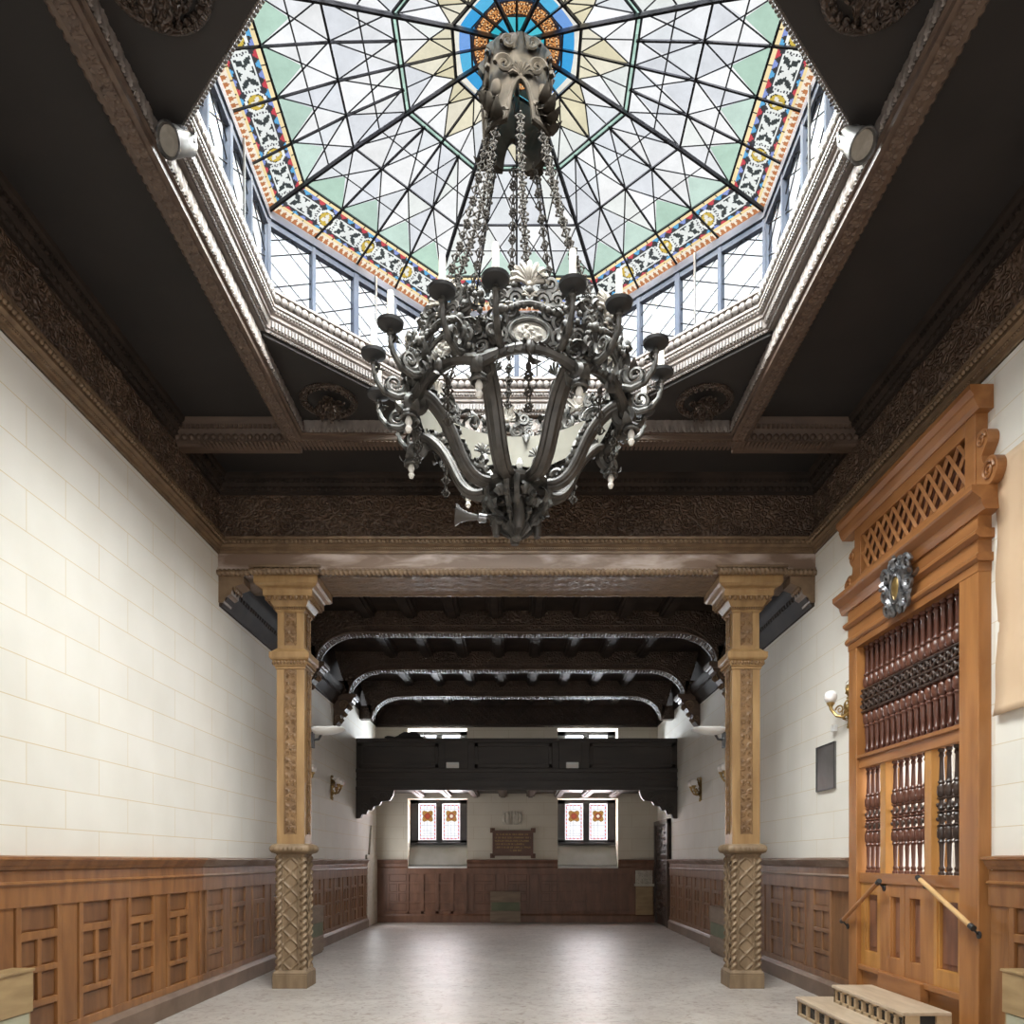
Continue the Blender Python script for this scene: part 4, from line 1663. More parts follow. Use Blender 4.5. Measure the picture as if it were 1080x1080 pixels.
# black cloth on the rail
mb = MB()
n = 28
v, f = [], []
for i in range(n):
    t = i / (n - 1)
    x = -2.95 + t * .85
    h = .05 + .12 * math.exp(-((t - .62) / .25) ** 2) + .02 * math.sin(t * 17)
    for j in range(8):
        a = PI * j / 7
        v.append((x + .02 * math.sin(3 * j + i), YG + .04 - .14 * math.cos(a), Z(2.735) + h * math.sin(a)))
for i in range(n - 1):
    for j in range(7):
        f.append((i * 8 + j, i * 8 + j + 1, (i + 1) * 8 + j + 1, (i + 1) * 8 + j))
mb.add(T(v, f))
tag(mb.build('folded_cloth', M['cloth'], smooth=True), 'black cloth heaped on the gallery rail', 'cloth')
mb = MB()
mb.add(tprism([(-2.10, Z(2.745)), (-2.02, Z(2.745)), (-2.10, Z(2.86))], YG + .0, YG + .012))
tag(mb.build('folded_paper', M['whitemetal']), 'small white folded paper standing on the gallery rail beside the black cloth', 'paper')

# ------------------------------------------------------------------ things on the end wall
root = thing('plaque', (-.08, YB - .05, 1.66), 'red brown plaque with gilt lines of lettering between the stained glass windows', 'plaque')
mb = MB(BW)
PX0, PX1, PZ0, PZ1 = -.62, .42, 1.70, 2.35
mb.box(PX0, PX1, .002, .035, PZ0, PZ1)
mb.box(PX0, PX1, .035, .05, PZ0, PZ0 + .05)
mb.box(PX0, PX1, .035, .05, PZ1 - .05, PZ1)
mb.box(PX0, PX0 + .05, .035, .05, PZ0, PZ1)
mb.box(PX1 - .05, PX1, .035, .05, PZ0, PZ1)
mb.build('board', M['plaque'], root, bevel=.005)
for x in (PX0, PX1):
    for z in (PZ0, PZ1):
        mb = MB(BW)
        mb.box(x - .06, x + .06, .002, .06, z - .06, z + .06)
        mb.add(move(tball(.03, 8, 6), x, .06, z))
        mb.build('corner_boss', M['plaque'], root)
mb = MB(BW)
lines = [(.10, .88), (.06, .93), (.06, .90), (.08, .78), (.08, .92), (.45, .72)]
for i, (a, b) in enumerate(lines):
    z = PZ1 - .125 - i * .082
    x = PX0 + a * (PX1 - PX0)
    while x < PX0 + b * (PX1 - PX0):
        w = random.choice((.018, .022, .028))
        g = random.randint(0, 3)
        mb.box(x, x + .006, .035, .039, z, z + .042)
        if g != 1:
            mb.box(x + w - .006, x + w, .035, .039, z, z + .042)
        if g in (0, 3):
            mb.box(x, x + w, .035, .039, z + .036, z + .042)
        if g in (1, 3):
            mb.box(x, x + w, .035, .039, z, z + .006)
        if g == 2:
            mb.box(x, x + w, .035, .039, z + .018, z + .024)
        x += w + (.011 if random.random() > .18 else .034)
mb.build('lettering', M['lettering'], root)

mb = MB(BW)
t = relief(.50, .34, .01, lambda u, v: .035 * (np.hypot((u - .25) / .26, (v - .17) / .18) < 1) * (np.abs(np.sin((u - .25) * 38)) * .6 + .3) + .03 * ((np.abs(u - .25) < .11) & (v < .27) & (np.abs(np.abs(u - .25) - .085) < .02)))
mb.add(T(t.v + np.array([-.36, .001, 2.50]), t.f))
o = mb.build('carved_emblem', M['stone'], smooth=True)
tag(o, 'small pale carved emblem above the red brown plaque', 'emblem')


def heater_box(name, fr, s0, s1, z1, label, mw, ms, depth=.20):
    mid = (s0 + s1) / 2
    loc = np.asarray(fr) @ np.array([mid, .16, 0, 1])
    root = thing(name, loc[:3].tolist(), label, 'box', 'wooden boxes with a green middle strip')
    o0 = .105
    mb = MB(fr)
    d = o0 + depth
    mb.box(s0, s1, o0, d, .30, .53)
    mb.build('recess', mw, root)
    mb = MB(fr)
    mb.box(s0, s1, o0, d + .02, .53, z1 - .02)
    mb.build('upper_board', mw, root, bevel=.005)
    mb = MB(fr)
    mb.box(s0 + .035, s1 - .035, d, d + .012, .31, .525)
    mb.build('middle_panel', ms, root)
    mb = MB(fr)
    mb.box(s0, s1, o0, d + .02, .035, .30)
    mb.box(s0 + .02, s1 - .02, o0, d, 0, .035)
    mb.build('lower_board', mw, root, bevel=.005)
    mb = MB(fr)
    mb.box(s0 - .008, s1 + .008, o0, d + .03, z1 - .02, z1)
    mb.build('lid', mw, root, bevel=.004)


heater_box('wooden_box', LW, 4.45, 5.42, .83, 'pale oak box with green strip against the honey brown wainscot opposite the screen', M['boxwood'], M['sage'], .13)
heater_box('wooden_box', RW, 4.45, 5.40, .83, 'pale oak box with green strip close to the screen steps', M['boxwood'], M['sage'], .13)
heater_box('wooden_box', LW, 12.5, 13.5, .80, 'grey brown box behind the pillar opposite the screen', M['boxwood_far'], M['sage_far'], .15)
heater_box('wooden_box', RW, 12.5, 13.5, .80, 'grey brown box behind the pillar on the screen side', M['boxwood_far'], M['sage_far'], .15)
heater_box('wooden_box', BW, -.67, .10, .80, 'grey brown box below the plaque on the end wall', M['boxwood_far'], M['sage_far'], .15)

# stone basin on a wooden pedestal
root = thing('stone_basin', (3.23, YB - .2, 0), 'pale carved stone basin on a wooden post by the dark door', 'basin')
mb = MB(BW)
mb.box(3.03, 3.46, .1, .16, .20, .92)
mb.build('pedestal', M['boxwood'], root, bevel=.006)
mb = MB(BW)
t = relief(.42, .40, .016, lambda u, v: .14 + h_scroll(u, v, .10, .2, .05))
mb.add(T(t.v + np.array([3.03, 0, .93]), t.f))
mb.box(3.03, 3.45, .03, .145, .93, 1.33)
mb.box(3.0, 3.48, .03, .26, .93, .99)
mb.build('carved_block', M['stone'], root, smooth=True)


# ------------------------------------------------------------------ wall lamps
def sconce(x_wall, side, y, zg, label, arms=(-.115, .115)):
    """two-globe gilt bracket lamp. side = +1 when it projects to +x."""
    root = thing('wall_lamp', (x_wall, y, Z(zg) - .30), label, 'wall lamp', 'gilt wall lamps with milk glass globes')
    fr = frame((x_wall, y, Z(zg)), (0, 1, 0), (side, 0, 0))
    mb = MB(fr)
    t = relief(.13, .48, .012, lambda u, v: .012 + h_scroll(u, v, .065, .16, .03))
    mb.add(T(t.v + np.array([-.065, .0, -.36]), t.f))
    mb.box(-.055, .055, 0, .014, -.34, .10)
    for i in range(7):
        mb.add(tleaf(.12, .03, .7), trans(random.uniform(-.06, .06), .02, random.uniform(-.28, .06)) @ rotz(PI / 2 + random.uniform(-1, 1)) @ roty(random.uniform(-1.2, .3)))
    mb.build('back_plate', M['gold'], root, smooth=True)
    for s in arms:
        a = MB(fr)
        pts = [(0, .02, -.18), (s * .3, .07, -.235), (s * .7, .12, -.21), (s, .16, -.13), (s, .165, -.085)]
        a.tube(pts, [.016, .017, .017, .019, .024], n=8)
        a.add(spiral((s * .45, .10, -.15), (s / abs(s), .5, 0), (0, 0, 1), .05, 1.4, .010))
        a.add(tlathe([(.012, -.11), (.03, -.09), (.042, -.075), (.046, -.06), (.034, -.055)], 12), trans(s, .165, 0))
        ob = a.build('lamp_arm', M['gold'], root, smooth=True)
        g = MB(fr)
        g.add(tlathe([(.03, -.062), (.055, -.045), (.068, -.015), (.070, .015), (.060, .045), (.035, .066), (.005, .072)], 16), trans(s, .165, 0))
        g.build('globe', M['lampglass'], ob, smooth=True)
    return root


sconce(WX, -1, 8.42, 1.79, 'gilt wall lamp with milk glass globe next to the screen frame above the dark plate', (.15,))
sconce(WX, -1, 13.05, 1.55, 'gilt wall lamp half hidden behind the pillar on the screen side')
sconce(WX, -1, 15.3, 1.52, 'gilt wall lamp on the screen side wall close to the gallery')
sconce(-WX, 1, 13.05, 1.55, 'gilt wall lamp half hidden behind the pillar opposite the screen')
sconce(-WX, 1, 15.2, 1.54, 'gilt wall lamp opposite the screen side wall close to the gallery')

# dark metal plate on the wall
root = thing('metal_plate', (WX, 9.08, Z(.82)), 'dark grey metal plate on the cream wall under the gilt lamp', 'wall plate')
mb = MB(RW)
mb.box(8.82, 9.36, 0, .02, Z(.82), Z(1.35))
mb.build('plate', M['greymetal'], root, bevel=.004)
mb = MB(RW)
for z in (.82, 1.335):
    mb.box(8.82, 9.36, .02, .027, Z(z), Z(z) + .015)
for s in (8.82, 9.345):
    mb.box(s, s + .015, .02, .027, Z(.82), Z(1.35))
mb.build('rim', M['iron'], root)
mb = MB(RW)
mb.box(8.78, 8.86, 0, .05, Z(1.46), Z(1.53))
tag(mb.build('junction_box', M['whitemetal'], bevel=.006), 'small white box on the cream wall between the gilt lamp and the dark plate', 'junction box')


# floodlights on the pillars
def flood(cx, side, label):
    y = 9.98
    x0 = cx + side * .175
    z = Z(1.60)
    root = thing('floodlight', (x0, y, z), label, 'floodlight', 'white floodlights on the pillars')
    mb = MB()
    mb.box(min(x0, x0 + side * .03), max(x0, x0 + side * .03), y - .05, y + .05, z - .16, z + .04)
    mb.tube([(x0, y, z - .06), (x0 + side * .09, y, z - .05), (x0 + side * .13, y, z + .02)], .016, n=8)
    mb.build('bracket', M['iron'], root)
    mb = MB()
    k = 12
    v, f = [], []
    rows_ = []
    for t, w, d0 in ((.02, .10, .055), (.12, .15, .085), (.24, .165, .075), (.36, .14, .04), (.42, .10, .005)):
        ring = []
        for j in range(k):
            a = 2 * PI * j / k
            ring.append((x0 + side * t, y + w * math.cos(a), z + .085 + (d0 if math.sin(a) < 0 else .012) * math.sin(a)))
        rows_.append(ring)
    for r in rows_:
        v += r
    for i in range(len(rows_) - 1):
        for j in range(k):
            j2 = (j + 1) % k
            f.append((i * k + j, i * k + j2, (i + 1) * k + j2, (i + 1) * k + j))
    f.append(tuple(range(k)))
    f.append(tuple((len(rows_) - 1) * k + j for j in range(k)))
    mb.add(T(v, f))
    mb.build('reflector', M['whitemetal'], root, smooth=True)
    mb = MB()
    mb.box(min(x0 + side * .05, x0 + side * .35), max(x0 + side * .05, x0 + side * .35), y - .09, y + .09, z + .097, z + .101)
    mb.build('front_glass', M['lampglass'], root)


flood(-2.79, 1, 'white floodlight on the pillar away from the screen')
flood(2.83, -1, 'white floodlight on the pillar on the screen side')


# spotlights in the dome corners
def spot(sx, label):
    x, y = sx * 2.10, 4.86
    root = thing('spotlight', (x, y, Z(4.50)), label, 'spotlight', 'can spotlights under the dome corners')
    ang = .55 if sx < 0 else .25
    mt = trans(x, y, Z(4.46)) @ rotz(.5 * sx) @ rotx(-ang - .45)
    mb = MB(mt)
    mb.add(tlathe([(.045, .12), (.062, .10), (.068, .02), (.082, -.02), (.088, -.09), (.080, -.09), (.070, -.05), (.01, -.045)], 20))
    mb.build('can', M['greymetal'], root, smooth=True)
    mb = MB(mt)
    mb.tube([(.089 * math.cos(a), .089 * math.sin(a), -.09) for a in np.linspace(0, 2 * PI, 24, endpoint=False)], .007, n=6, closed=True)
    mb.build('rim', M['silver'], root, smooth=True)
    mb = MB(mt)
    mb.add(tlathe([(.002, -.058), (.03, -.060), (.076, -.072), (.074, -.076), (.002, -.066)], 20))
    mb.build('lens', M['shell'], root, smooth=True)
    mb = MB()
    mb.tube([(x - .10, y, Z(4.46)), (x - .10, y + .02, Z(4.53)), (x, y + .03, Z(4.556)), (x + .10, y + .02, Z(4.53)), (x + .10, y, Z(4.46))], .008, n=6)
    mb.add(tlathe([(.04, Z(4.535)), (.045, Z(4.56))], 12), trans(x, y + .03, 0))
    mb.build('yoke', M['silver'], root)


spot(-1, 'can spotlight under the dome corner above the wall without the screen')
spot(1, 'can spotlight under the dome corner above the screen wall')

# ------------------------------------------------------------------ the turned screen with doors
FX = .10            # how far the frame stands out of the wall
scr = thing('wooden_screen', (WX - .06, 7.08, 0), 'tall honey oak screen doorway with turned dark balusters and lattice crest', 'screen')
A0, A1 = 5.94, 8.26
mb = MB(RW)
mb.box(A0, 6.20, -.25, FX, 0, Z(2.22))
mb.build('jamb_post', M['screen'], scr, bevel=.006)
mb = MB(RW)
mb.box(8.07, A1, -.25, FX, 0, Z(2.22))
mb.build('jamb_post', M['screen'], scr, bevel=.006)
mb = MB(RW)
mb.box(A0 - .004, A1 + .004, -.1, FX + .004, Z(2.20), Z(2.72))
sweep(mb, [(0, 2.27), (FX + .012, 2.27), (FX + .03, 2.29), (FX + .03, 2.315), (FX + .012, 2.335), (0, 2.335)], A0 - .03, A1 + .03, trans(0, 0, E))
sweep(mb, [(0, 2.44), (FX + .012, 2.44), (FX + .045, 2.465), (FX + .045, 2.49), (FX + .02, 2.51), (0, 2.51)], A0 - .045, A1 + .045, trans(0, 0, E))
mb.build('frieze', M['screen_h'], scr)
mb = MB(RW)
sweep(mb, [(0, 2.62), (FX + .02, 2.62), (FX + .04, 2.66), (FX + .05, 2.70), (FX + .11, 2.745), (FX + .12, 2.76), (FX + .12, 2.80), (0, 2.80)], A0 - .12, A1 + .13, trans(0, 0, E))
mb.build('cornice', M['screen_h'], scr)
# crest with lattice
L0, L1 = 6.12, 7.98
mb = MB(RW)
for a, b in ((L0 - .14, L0), (L1, L1 + .14)):
    mb.box(a, b, 0, FX, Z(2.80), Z(3.44))
mb.box(L0, L1, 0, FX, Z(2.80), Z(2.93))
mb.box(L0, L1, 0, FX, Z(3.31), Z(3.44))
mb.build('crest_frame', M['screen_h'], scr, bevel=.005)
mb = MB(RW)
sweep(mb, [(0, 3.42), (FX + .01, 3.42), (FX + .03, 3.45), (FX + .05, 3.50), (FX + .05, 3.52), (FX + .08, 3.56), (FX + .08, 3.60), (0, 3.60)], A0 - .03, A1 + .13, trans(0, 0, E))
mb.build('crest_cornice', M['screen_h'], scr)
mb = MB(RW)
z0, z1 = Z(2.93), Z(3.31)
nl = 12
dh = z1 - z0
for i in range(-3, nl + 1):
    for sg in (1, -1):
        sA = L0 + i * (L1 - L0) / nl
        sB = sA + sg * dh * .75
        if sg < 0:
            sA += dh * .75
            sB += dh * .75
        # clip
        pA, pB = np.array([sA, z0]), np.array([sB, z1])
        ts = [0.0, 1.0]
        for lim in (L0, L1):
            if (pA[0] - lim) * (pB[0] - lim) < 0:
                t_ = (lim - pA[0]) / (pB[0] - pA[0])
                if pA[0] < L0 or pA[0] > L1:
                    ts[0] = max(ts[0], t_)
                if pB[0] < L0 or pB[0] > L1:
                    ts[1] = min(ts[1], t_)
        q0, q1 = pA + (pB - pA) * ts[0], pA + (pB - pA) * ts[1]
        if ts[1] <= ts[0] or min(q0[0], q1[0]) < L0 - .01 or max(q0[0], q1[0]) > L1 + .01:
            continue
        off = .075 if sg > 0 else .058
        mb.tube([(q0[0], off, q0[1]), (q1[0], off, q1[1])], .020, n=4)
mb.build('lattice', M['screen_h'], scr)
mb = MB(RW)
mb.box(L0, L1, .004, .012, z0, z1)
mb.build('lattice_backing', M['mahog'], scr)
for s0, sg in ((L0 - .14, -1), (L1 + .14, 1)):
    mb = MB(RW)
    pts = [(0, .0)] + [(.155 + .105 * math.cos(a), .105 + .105 * math.sin(a)) for a in np.linspace(-PI / 2, 2.2, 14)]
    pts += [(.075, .215), (.065, .26)] + [(.065 + .080 * math.cos(a), .375 + .080 * math.sin(a)) for a in np.linspace(-.9, PI / 2, 9)] + [(0, .455)]
    v = [(s0 + sg * p[0], 0, Z(2.80) + p[1]) for p in pts] + [(s0 + sg * p[0], FX - .01, Z(2.80) + p[1]) for p in pts]
    n = len(pts)
    mb.add(T(v, [tuple(range(n)), tuple(range(2 * n - 1, n - 1, -1))] + [(i, n + i, n + (i + 1) % n, (i + 1) % n) for i in range(n)]))
    mb.add(spiral((s0 + sg * .155, FX - .004, Z(2.80) + .105), (sg, 0, 0), (0, 0, 1), .075, 1.8, .014))
    mb.add(spiral((s0 + sg * .068, FX - .004, Z(2.80) + .375), (sg, 0, 0), (0, 0, 1), .055, 1.8, .012))
    mb.build('scroll_bracket', M['screen_h'], scr, bevel=.005)
# rails and posts of the lower bays
mb = MB(RW)
mb.box(6.20, 8.07, -.06, .075, Z(.95), Z(1.08))
mb.box(6.20, 8.07, -.03, .095, Z(1.05), Z(1.085))
mb.build('transom', M['screen_h'], scr, bevel=.005)
mb = MB(RW)
mb.box(6.20, 8.07, -.06, .07, Z(-.22), Z(-.12))
mb.build('lock_rail', M['screen_h'], scr, bevel=.005)
for a, b in ((6.69, 6.80), (7.52, 7.63)):
    mb = MB(RW)
    mb.box(a, b, -.10, .06, Z(-.2), Z(.96))
    mb.build('mullion', M['door_wood'], scr, bevel=.005)


def baluster_t(h, r):
    pr = [(.75, 0), (.75, .02), (.45, .03), (.62, .05), (.62, .06), (.42, .07), (.50, .16), (.58, .24), (.60, .25), (.85, .265), (.60, .28), (.95, .30), (1.0, .34), (.92, .37), (.55, .385),
          (.9, .395), (.55, .405), (.55, .45), (.9, .47), (.55, .49), (.9, .50)]
    full = pr + [(a, 1 - b) for a, b in reversed(pr[:-1])]
    return tlathe([(a * r, b * h) for a, b in full], 10)


def mid_band(mb, s0, s1, z, h, pitch):
    """open band of rings between the balusters."""
    n = int(round((s1 - s0) / pitch))
    for i in range(n):
        s = s0 + (i + .5) * (s1 - s0) / n
        for rr in (-1, 1):
            c = (s, 0, z + rr * h * .25)
            mb.tube([(c[0] + .030 * math.cos(a), 0, c[2] + .034 * math.sin(a)) for a in np.linspace(0, 2 * PI, 10, endpoint=False)], .013, n=5, closed=True)
            mb.add(T(egg.v * .020 + np.array([s + .5 * (s1 - s0) / n, 0, c[2]]), egg.f))
    for q in (-.5, 0, .5):
        mb.tube([(s0, 0, z + q * h), (s1, 0, z + q * h)], .012, n=6)


hu = Z(2.20) - Z(1.08)
nb = 17
proto = None
for i in range(nb):
    s = 6.20 + (i + .5) * (8.07 - 6.20) / nb
    if proto is None:
        mb = MB(RW)
        mb.add(baluster_t(hu, .046), trans(s, .01, Z(1.08)))
        proto = mb.build('baluster', M['mahog'], scr, smooth=True)
    else:
        c = proto.copy()
        COL.objects.link(c)
        c.parent = scr
        c.location = (0, i * (8.07 - 6.20) / nb, 0)
mb = MB(RW)
hb = trans(0, .045, 0)
m2 = MB()
mid_band(m2, 6.20, 8.07, Z(1.64), .22, (8.07 - 6.20) / nb)
mb.add(m2.tmpl(), hb)
mb.build('ring_band', M['ebony'], scr, smooth=True)
hl = Z(.95) - Z(-.12)
for (a, b, n_, mt_) in ((6.22, 6.69, 4, M['ebony']), (6.82, 7.50, 6, M['mahog']), (7.65, 8.06, 4, M['mahog'])):
    pr_ = None
    for i in range(n_):
        s = a + (i + .5) * (b - a) / n_
        if pr_ is None:
            mb = MB(RW)
            mb.add(baluster_t(hl, .040), trans(s, .0, Z(-.12)))
            pr_ = mb.build('baluster', mt_, scr, smooth=True)
        else:
            c = pr_.copy()
            COL.objects.link(c)
            c.parent = scr
            c.location = (0, i * (b - a) / n_, 0)
    m2 = MB(RW)
    mid_band(m2, a, b, Z(.415), .24, (b - a) / n_)
    m2.build('ring_band', M['ebony'], scr, smooth=True)


def panel_leaf(name, s0, s1, z0, z1, m_):
    mb = MB(RW)
    w = .085
    mb.box(s0, s0 + w, -.02, .055, z0, z1)
    mb.box(s1 - w, s1, -.02, .055, z0, z1)
    mb.box(s0, s1, -.02, .054, z0, z0 + .16)
    mb.box(s0, s1, -.02, .054, z1 - .12, z1)
    for a, b, c_, d_ in ((s0 + w, s0 + w + .018, z0 + .16, z1 - .12), (s1 - w - .018, s1 - w, z0 + .16, z1 - .12)):
        mb.box(a, b, -.02, .04, c_, d_)
    o = mb.build(name, m_, scr, bevel=.005)
    m2 = MB(RW)
    m2.box(s0 + w, s1 - w, -.02, .012, z0 + .16, z1 - .12)
    m2.box(s0 + w + .05, s1 - w - .05, .012, .022, z0 + .21, z1 - .17)
    m2.build('inset_panel', M['mahog_panel'], o, bevel=.006)
    return o


panel_leaf('side_panel', 6.21, 6.70, .50, Z(-.22), M['door_wood'])
panel_leaf('door', 6.80, 7.155, .50, Z(-.22), M['screen'])
panel_leaf('door', 7.165, 7.52, .50, Z(-.22), M['screen'])
panel_leaf('side_panel', 7.62, 8.065, .50, Z(-.22), M['door_wood'])
mb = MB(RW)
mb.box(6.20, 8.07, -.06, .04, 0, .50)
mb.box(6.20, 6.80, .0, .085, .46, .51)
mb.box(7.52, 8.07, .0, .085, .46, .51)
mb.box(6.76, 7.56, .04, .12, .30, .505)
mb.build('sill_board', M['screen_h'], scr, bevel=.006)
mb = MB(RW)
mb.box(6.66, 6.82, -.06, .056, Z(-.24), .5)
mb.box(7.50, 7.64, -.06, .056, Z(-.24), .5)
mb.build('lower_stile', M['screen'], scr)
mb = MB(RW)
mb.box(6.2, 8.07, -.14, -.10, Z(1.0), Z(2.3))
mb.build('upper_backing', M['mahog'], scr)

# emblem on the screen
root = thing('metal_crest', (WX - .14, 7.07, Z(2.23)), 'dark silvered metal crest with gilt oval fixed on the screen frieze', 'crest')
fr = frame((WX - .14, 7.07, Z(2.46)), (0, 1, 0), (-1, 0, 0))
mb = MB(fr)
prof = [(-.13, .19), (.13, .19), (.17, .10), (.15, -.06), (.06, -.19), (0, -.22), (-.06, -.19), (-.15, -.06), (-.17, .10)]
n = len(prof)
v = [(p[0], -.03, p[1]) for p in prof] + [(p[0] * .85, .03, p[1] * .85) for p in prof]
mb.add(T(v, [tuple(range(n)), tuple(range(2 * n - 1, n - 1, -1))] + [(i, n + i, n + (i + 1) % n, (i + 1) % n) for i in range(n)]))
for sg in (-1, 1):
    for (a, z, r, t_, a0) in ((.19, .16, .075, 1.5, 0), (.22, .0, .085, 1.6, 1), (.17, -.14, .08, 1.5, 2), (.07, -.20, .05, 1.4, 0), (.08, .22, .06, 1.5, 3)):
        mb.add(spiral((sg * a, .035, z), (sg, 0, 0), (0, .25, 1), r, t_, .024, a0=a0))
    mb.add(tleaf(.16, .05, .5), trans(sg * .2, .02, .06) @ roty(-.9) @ (np.diag([sg, 1, 1, 1]) if sg < 0 else np.eye(4)))
mb.add(tleaf(.15, .06, .4), trans(0, .03, .18) @ roty(-PI / 2))
mb.build('scrollwork', M['silver'], root, smooth=True)
mb = MB(fr)
mb.add(tball(1, 14, 10, (.075, .03, .11)), trans(0, .035, 0))
mb.build('oval', M['gold'], root, smooth=True)
mb = MB(fr)
mb.tube([(.088 * math.cos(a), .045, .125 * math.sin(a)) for a in np.linspace(0, 2 * PI, 24, endpoint=False)], .014, n=6, closed=True)
mb.build('oval_rim', M['silver'], root, smooth=True)


# handrails
def handrail(p0, p1, label, m_):
    p0, p1 = np.array(p0), np.array(p1)
    root = thing('handrail', p1.tolist(), label, 'handrail', 'short wooden rails beside the screen doors')
    mb = MB()
    mb.tube([p0, p1], .021, n=10)
    mb.build('rail', m_, root, smooth=True)
    d = (p1 - p0) / np.linalg.norm(p1 - p0)
    for t_ in (.0, 1.0):
        mb = MB()
        q = p0 + (p1 - p0) * t_
        mb.tube([q - d * .025, q + d * .025], .0245, n=10)
        mb.tube([q, q + np.array([.04, 0, -.05]), np.array([3.497, q[1], q[2] - .06])], .008, n=6)
        mb.tube([(3.488, q[1], q[2] - .06), (3.499, q[1], q[2] - .06)], .03, n=10)
        mb.build('bracket', M['iron'], root, smooth=True)


handrail((3.44, 7.45, Z(-.20)), (3.44, 8.27, Z(-.63)), 'short brown wooden handrail beside the screen doors on the pillar side', M['screen'])
handrail((3.44, 6.70, Z(-.15)), (3.44, 5.92, Z(-.50)), 'short pale wooden handrail beside the screen doors on the beige sheet side', M['handrail'])

# steps
root = thing('steps', (3.15, 7.0, 0), 'two low wooden steps with pierced risers in front of the screen doors', 'steps')


def step(x0, x1, y0, y1, z1, zb):
    mb = MB()
    mb.box(x0, x1, y0, y1, z1 - .03, z1)
    t_ = mb.build('tread', M['steptop'], root, bevel=.006)
    mb = MB()
    mb.box(x0 + .05, x1, y0 + .03, y1 - .03, zb, z1 - .03)
    mb.build('riser_back', M['iron'], root)
    mb = MB()
    n_ = 9
    for i in range(n_ + 1):
        y = y0 + .02 + (y1 - y0 - .04) * i / n_
        mb.box(x0 + .02, x0 + .05, y - .018, y + .018, zb, z1 - .03)
    mb.box(x0 + .02, x0 + .055, y0, y1, zb, zb + .025)
    mb.box(x0 + .02, x0 + .055, y0, y1, z1 - .05, z1 - .03)
    mb.box(x0 + .02, x0 + .14, y0 + .005, y0 + .03, zb, z1 - .03)
    mb.box(x1 - .12, x1, y0 + .005, y0 + .03, zb, z1 - .03)
    mb.box(x0 + .02, x1, y1 - .03, y1 - .005, zb, z1 - .03)
    mb.build('riser', M['steplite'], root)
    g = MB()
    for i in range(n_):
        yc = y0 + .02 + (y1 - y0 - .04) * (i + .5) / n_
        for q in (-1, 1):
            g.add(spiral((x0 + .045, yc + q * .022, (zb + z1 - .03) / 2 + q * .02), (0, 1, 0), (0, 0, 1), .026, 1.3, .006))
    g.build('riser_scrolls', M['greymetal'], root)


step(3.08, 3.475, 6.25, 7.66, .36, .19)
step(2.84, 3.475, 5.85, 7.98, .19, 0)

# beige sheet beside the screen
mb = MB(RW)
nx, nzz = 12, 30
v, f = [], []
for j in range(nzz + 1):
    zz = Z(1.08) + (Z(2.98) - Z(1.08)) * j / nzz
    for i in range(nx + 1):
        ss = 4.0 + (5.86 - 4.0) * i / nx
        ou = .012 + .006 * math.sin(ss * 5 + zz * 2) + .035 * max(0, 1 - j / 4) ** 2 + .01 * math.sin(zz * 9) * (i / nx) ** 3
        v.append((ss, ou, zz))
for j in range(nzz):
    for i in range(nx):
        f.append((j * (nx + 1) + i, j * (nx + 1) + i + 1, (j + 1) * (nx + 1) + i + 1, (j + 1) * (nx + 1) + i))
mb.add(T(v, f))
o = mb.build('wall_sheet', M['paper'], smooth=True)
so = o.modifiers.new('thickness', 'SOLIDIFY')
so.thickness = .003
tag(o, 'beige sheet hung on the cream wall next to the screen cornice', 'sheet')

# ------------------------------------------------------------------ chandelier
ZL = 2.42
ch = thing('chandelier', (0, CY, Z(ZL)), 'large dark bronze basket chandelier with candle arms hanging from the glass dome', 'chandelier')
AX = trans(0, CY, 0)
R8 = [math.radians(28.5 + 45 * i) for i in range(8)]      # ribs
M8 = [math.radians(6 + 45 * i) for i in range(8)]         # medallions


def P(r, z, lat=0.0):
    """local point towards the viewer: r along -y, lateral along x."""
    return np.array([lat, -r, Z(z)])


def ring_copies(mb, name, m_, angles, smooth=True, extra=None):
    """mb modelled for angle 0; one part per angle (copies share the mesh)."""
    o = mb.build(name, m_, ch, smooth=smooth)
    outs = [o]
    for a in angles[1:]:
        c = o.copy()
        COL.objects.link(c)
        c.parent = ch
        outs.append(c)
    for c, a in zip(outs, angles):
        c.rotation_euler = (0, 0, a)
    return outs


# coronet at the top
mb = MB(AX)
n = 64
pr = [(.232, 0), (.245, .02), (.240, .18), (.236, .40), (.228, .62), (.226, .80), (.245, .94), (.225, 1.0), (.20, .98), (.205, .6), (.205, .2), (.215, 0)]
n = 96


def cor_low(th):
    c = math.cos(4 * (th + PI / 2 - .12))
    return 5.36 + .27 * max(0, c) ** .55


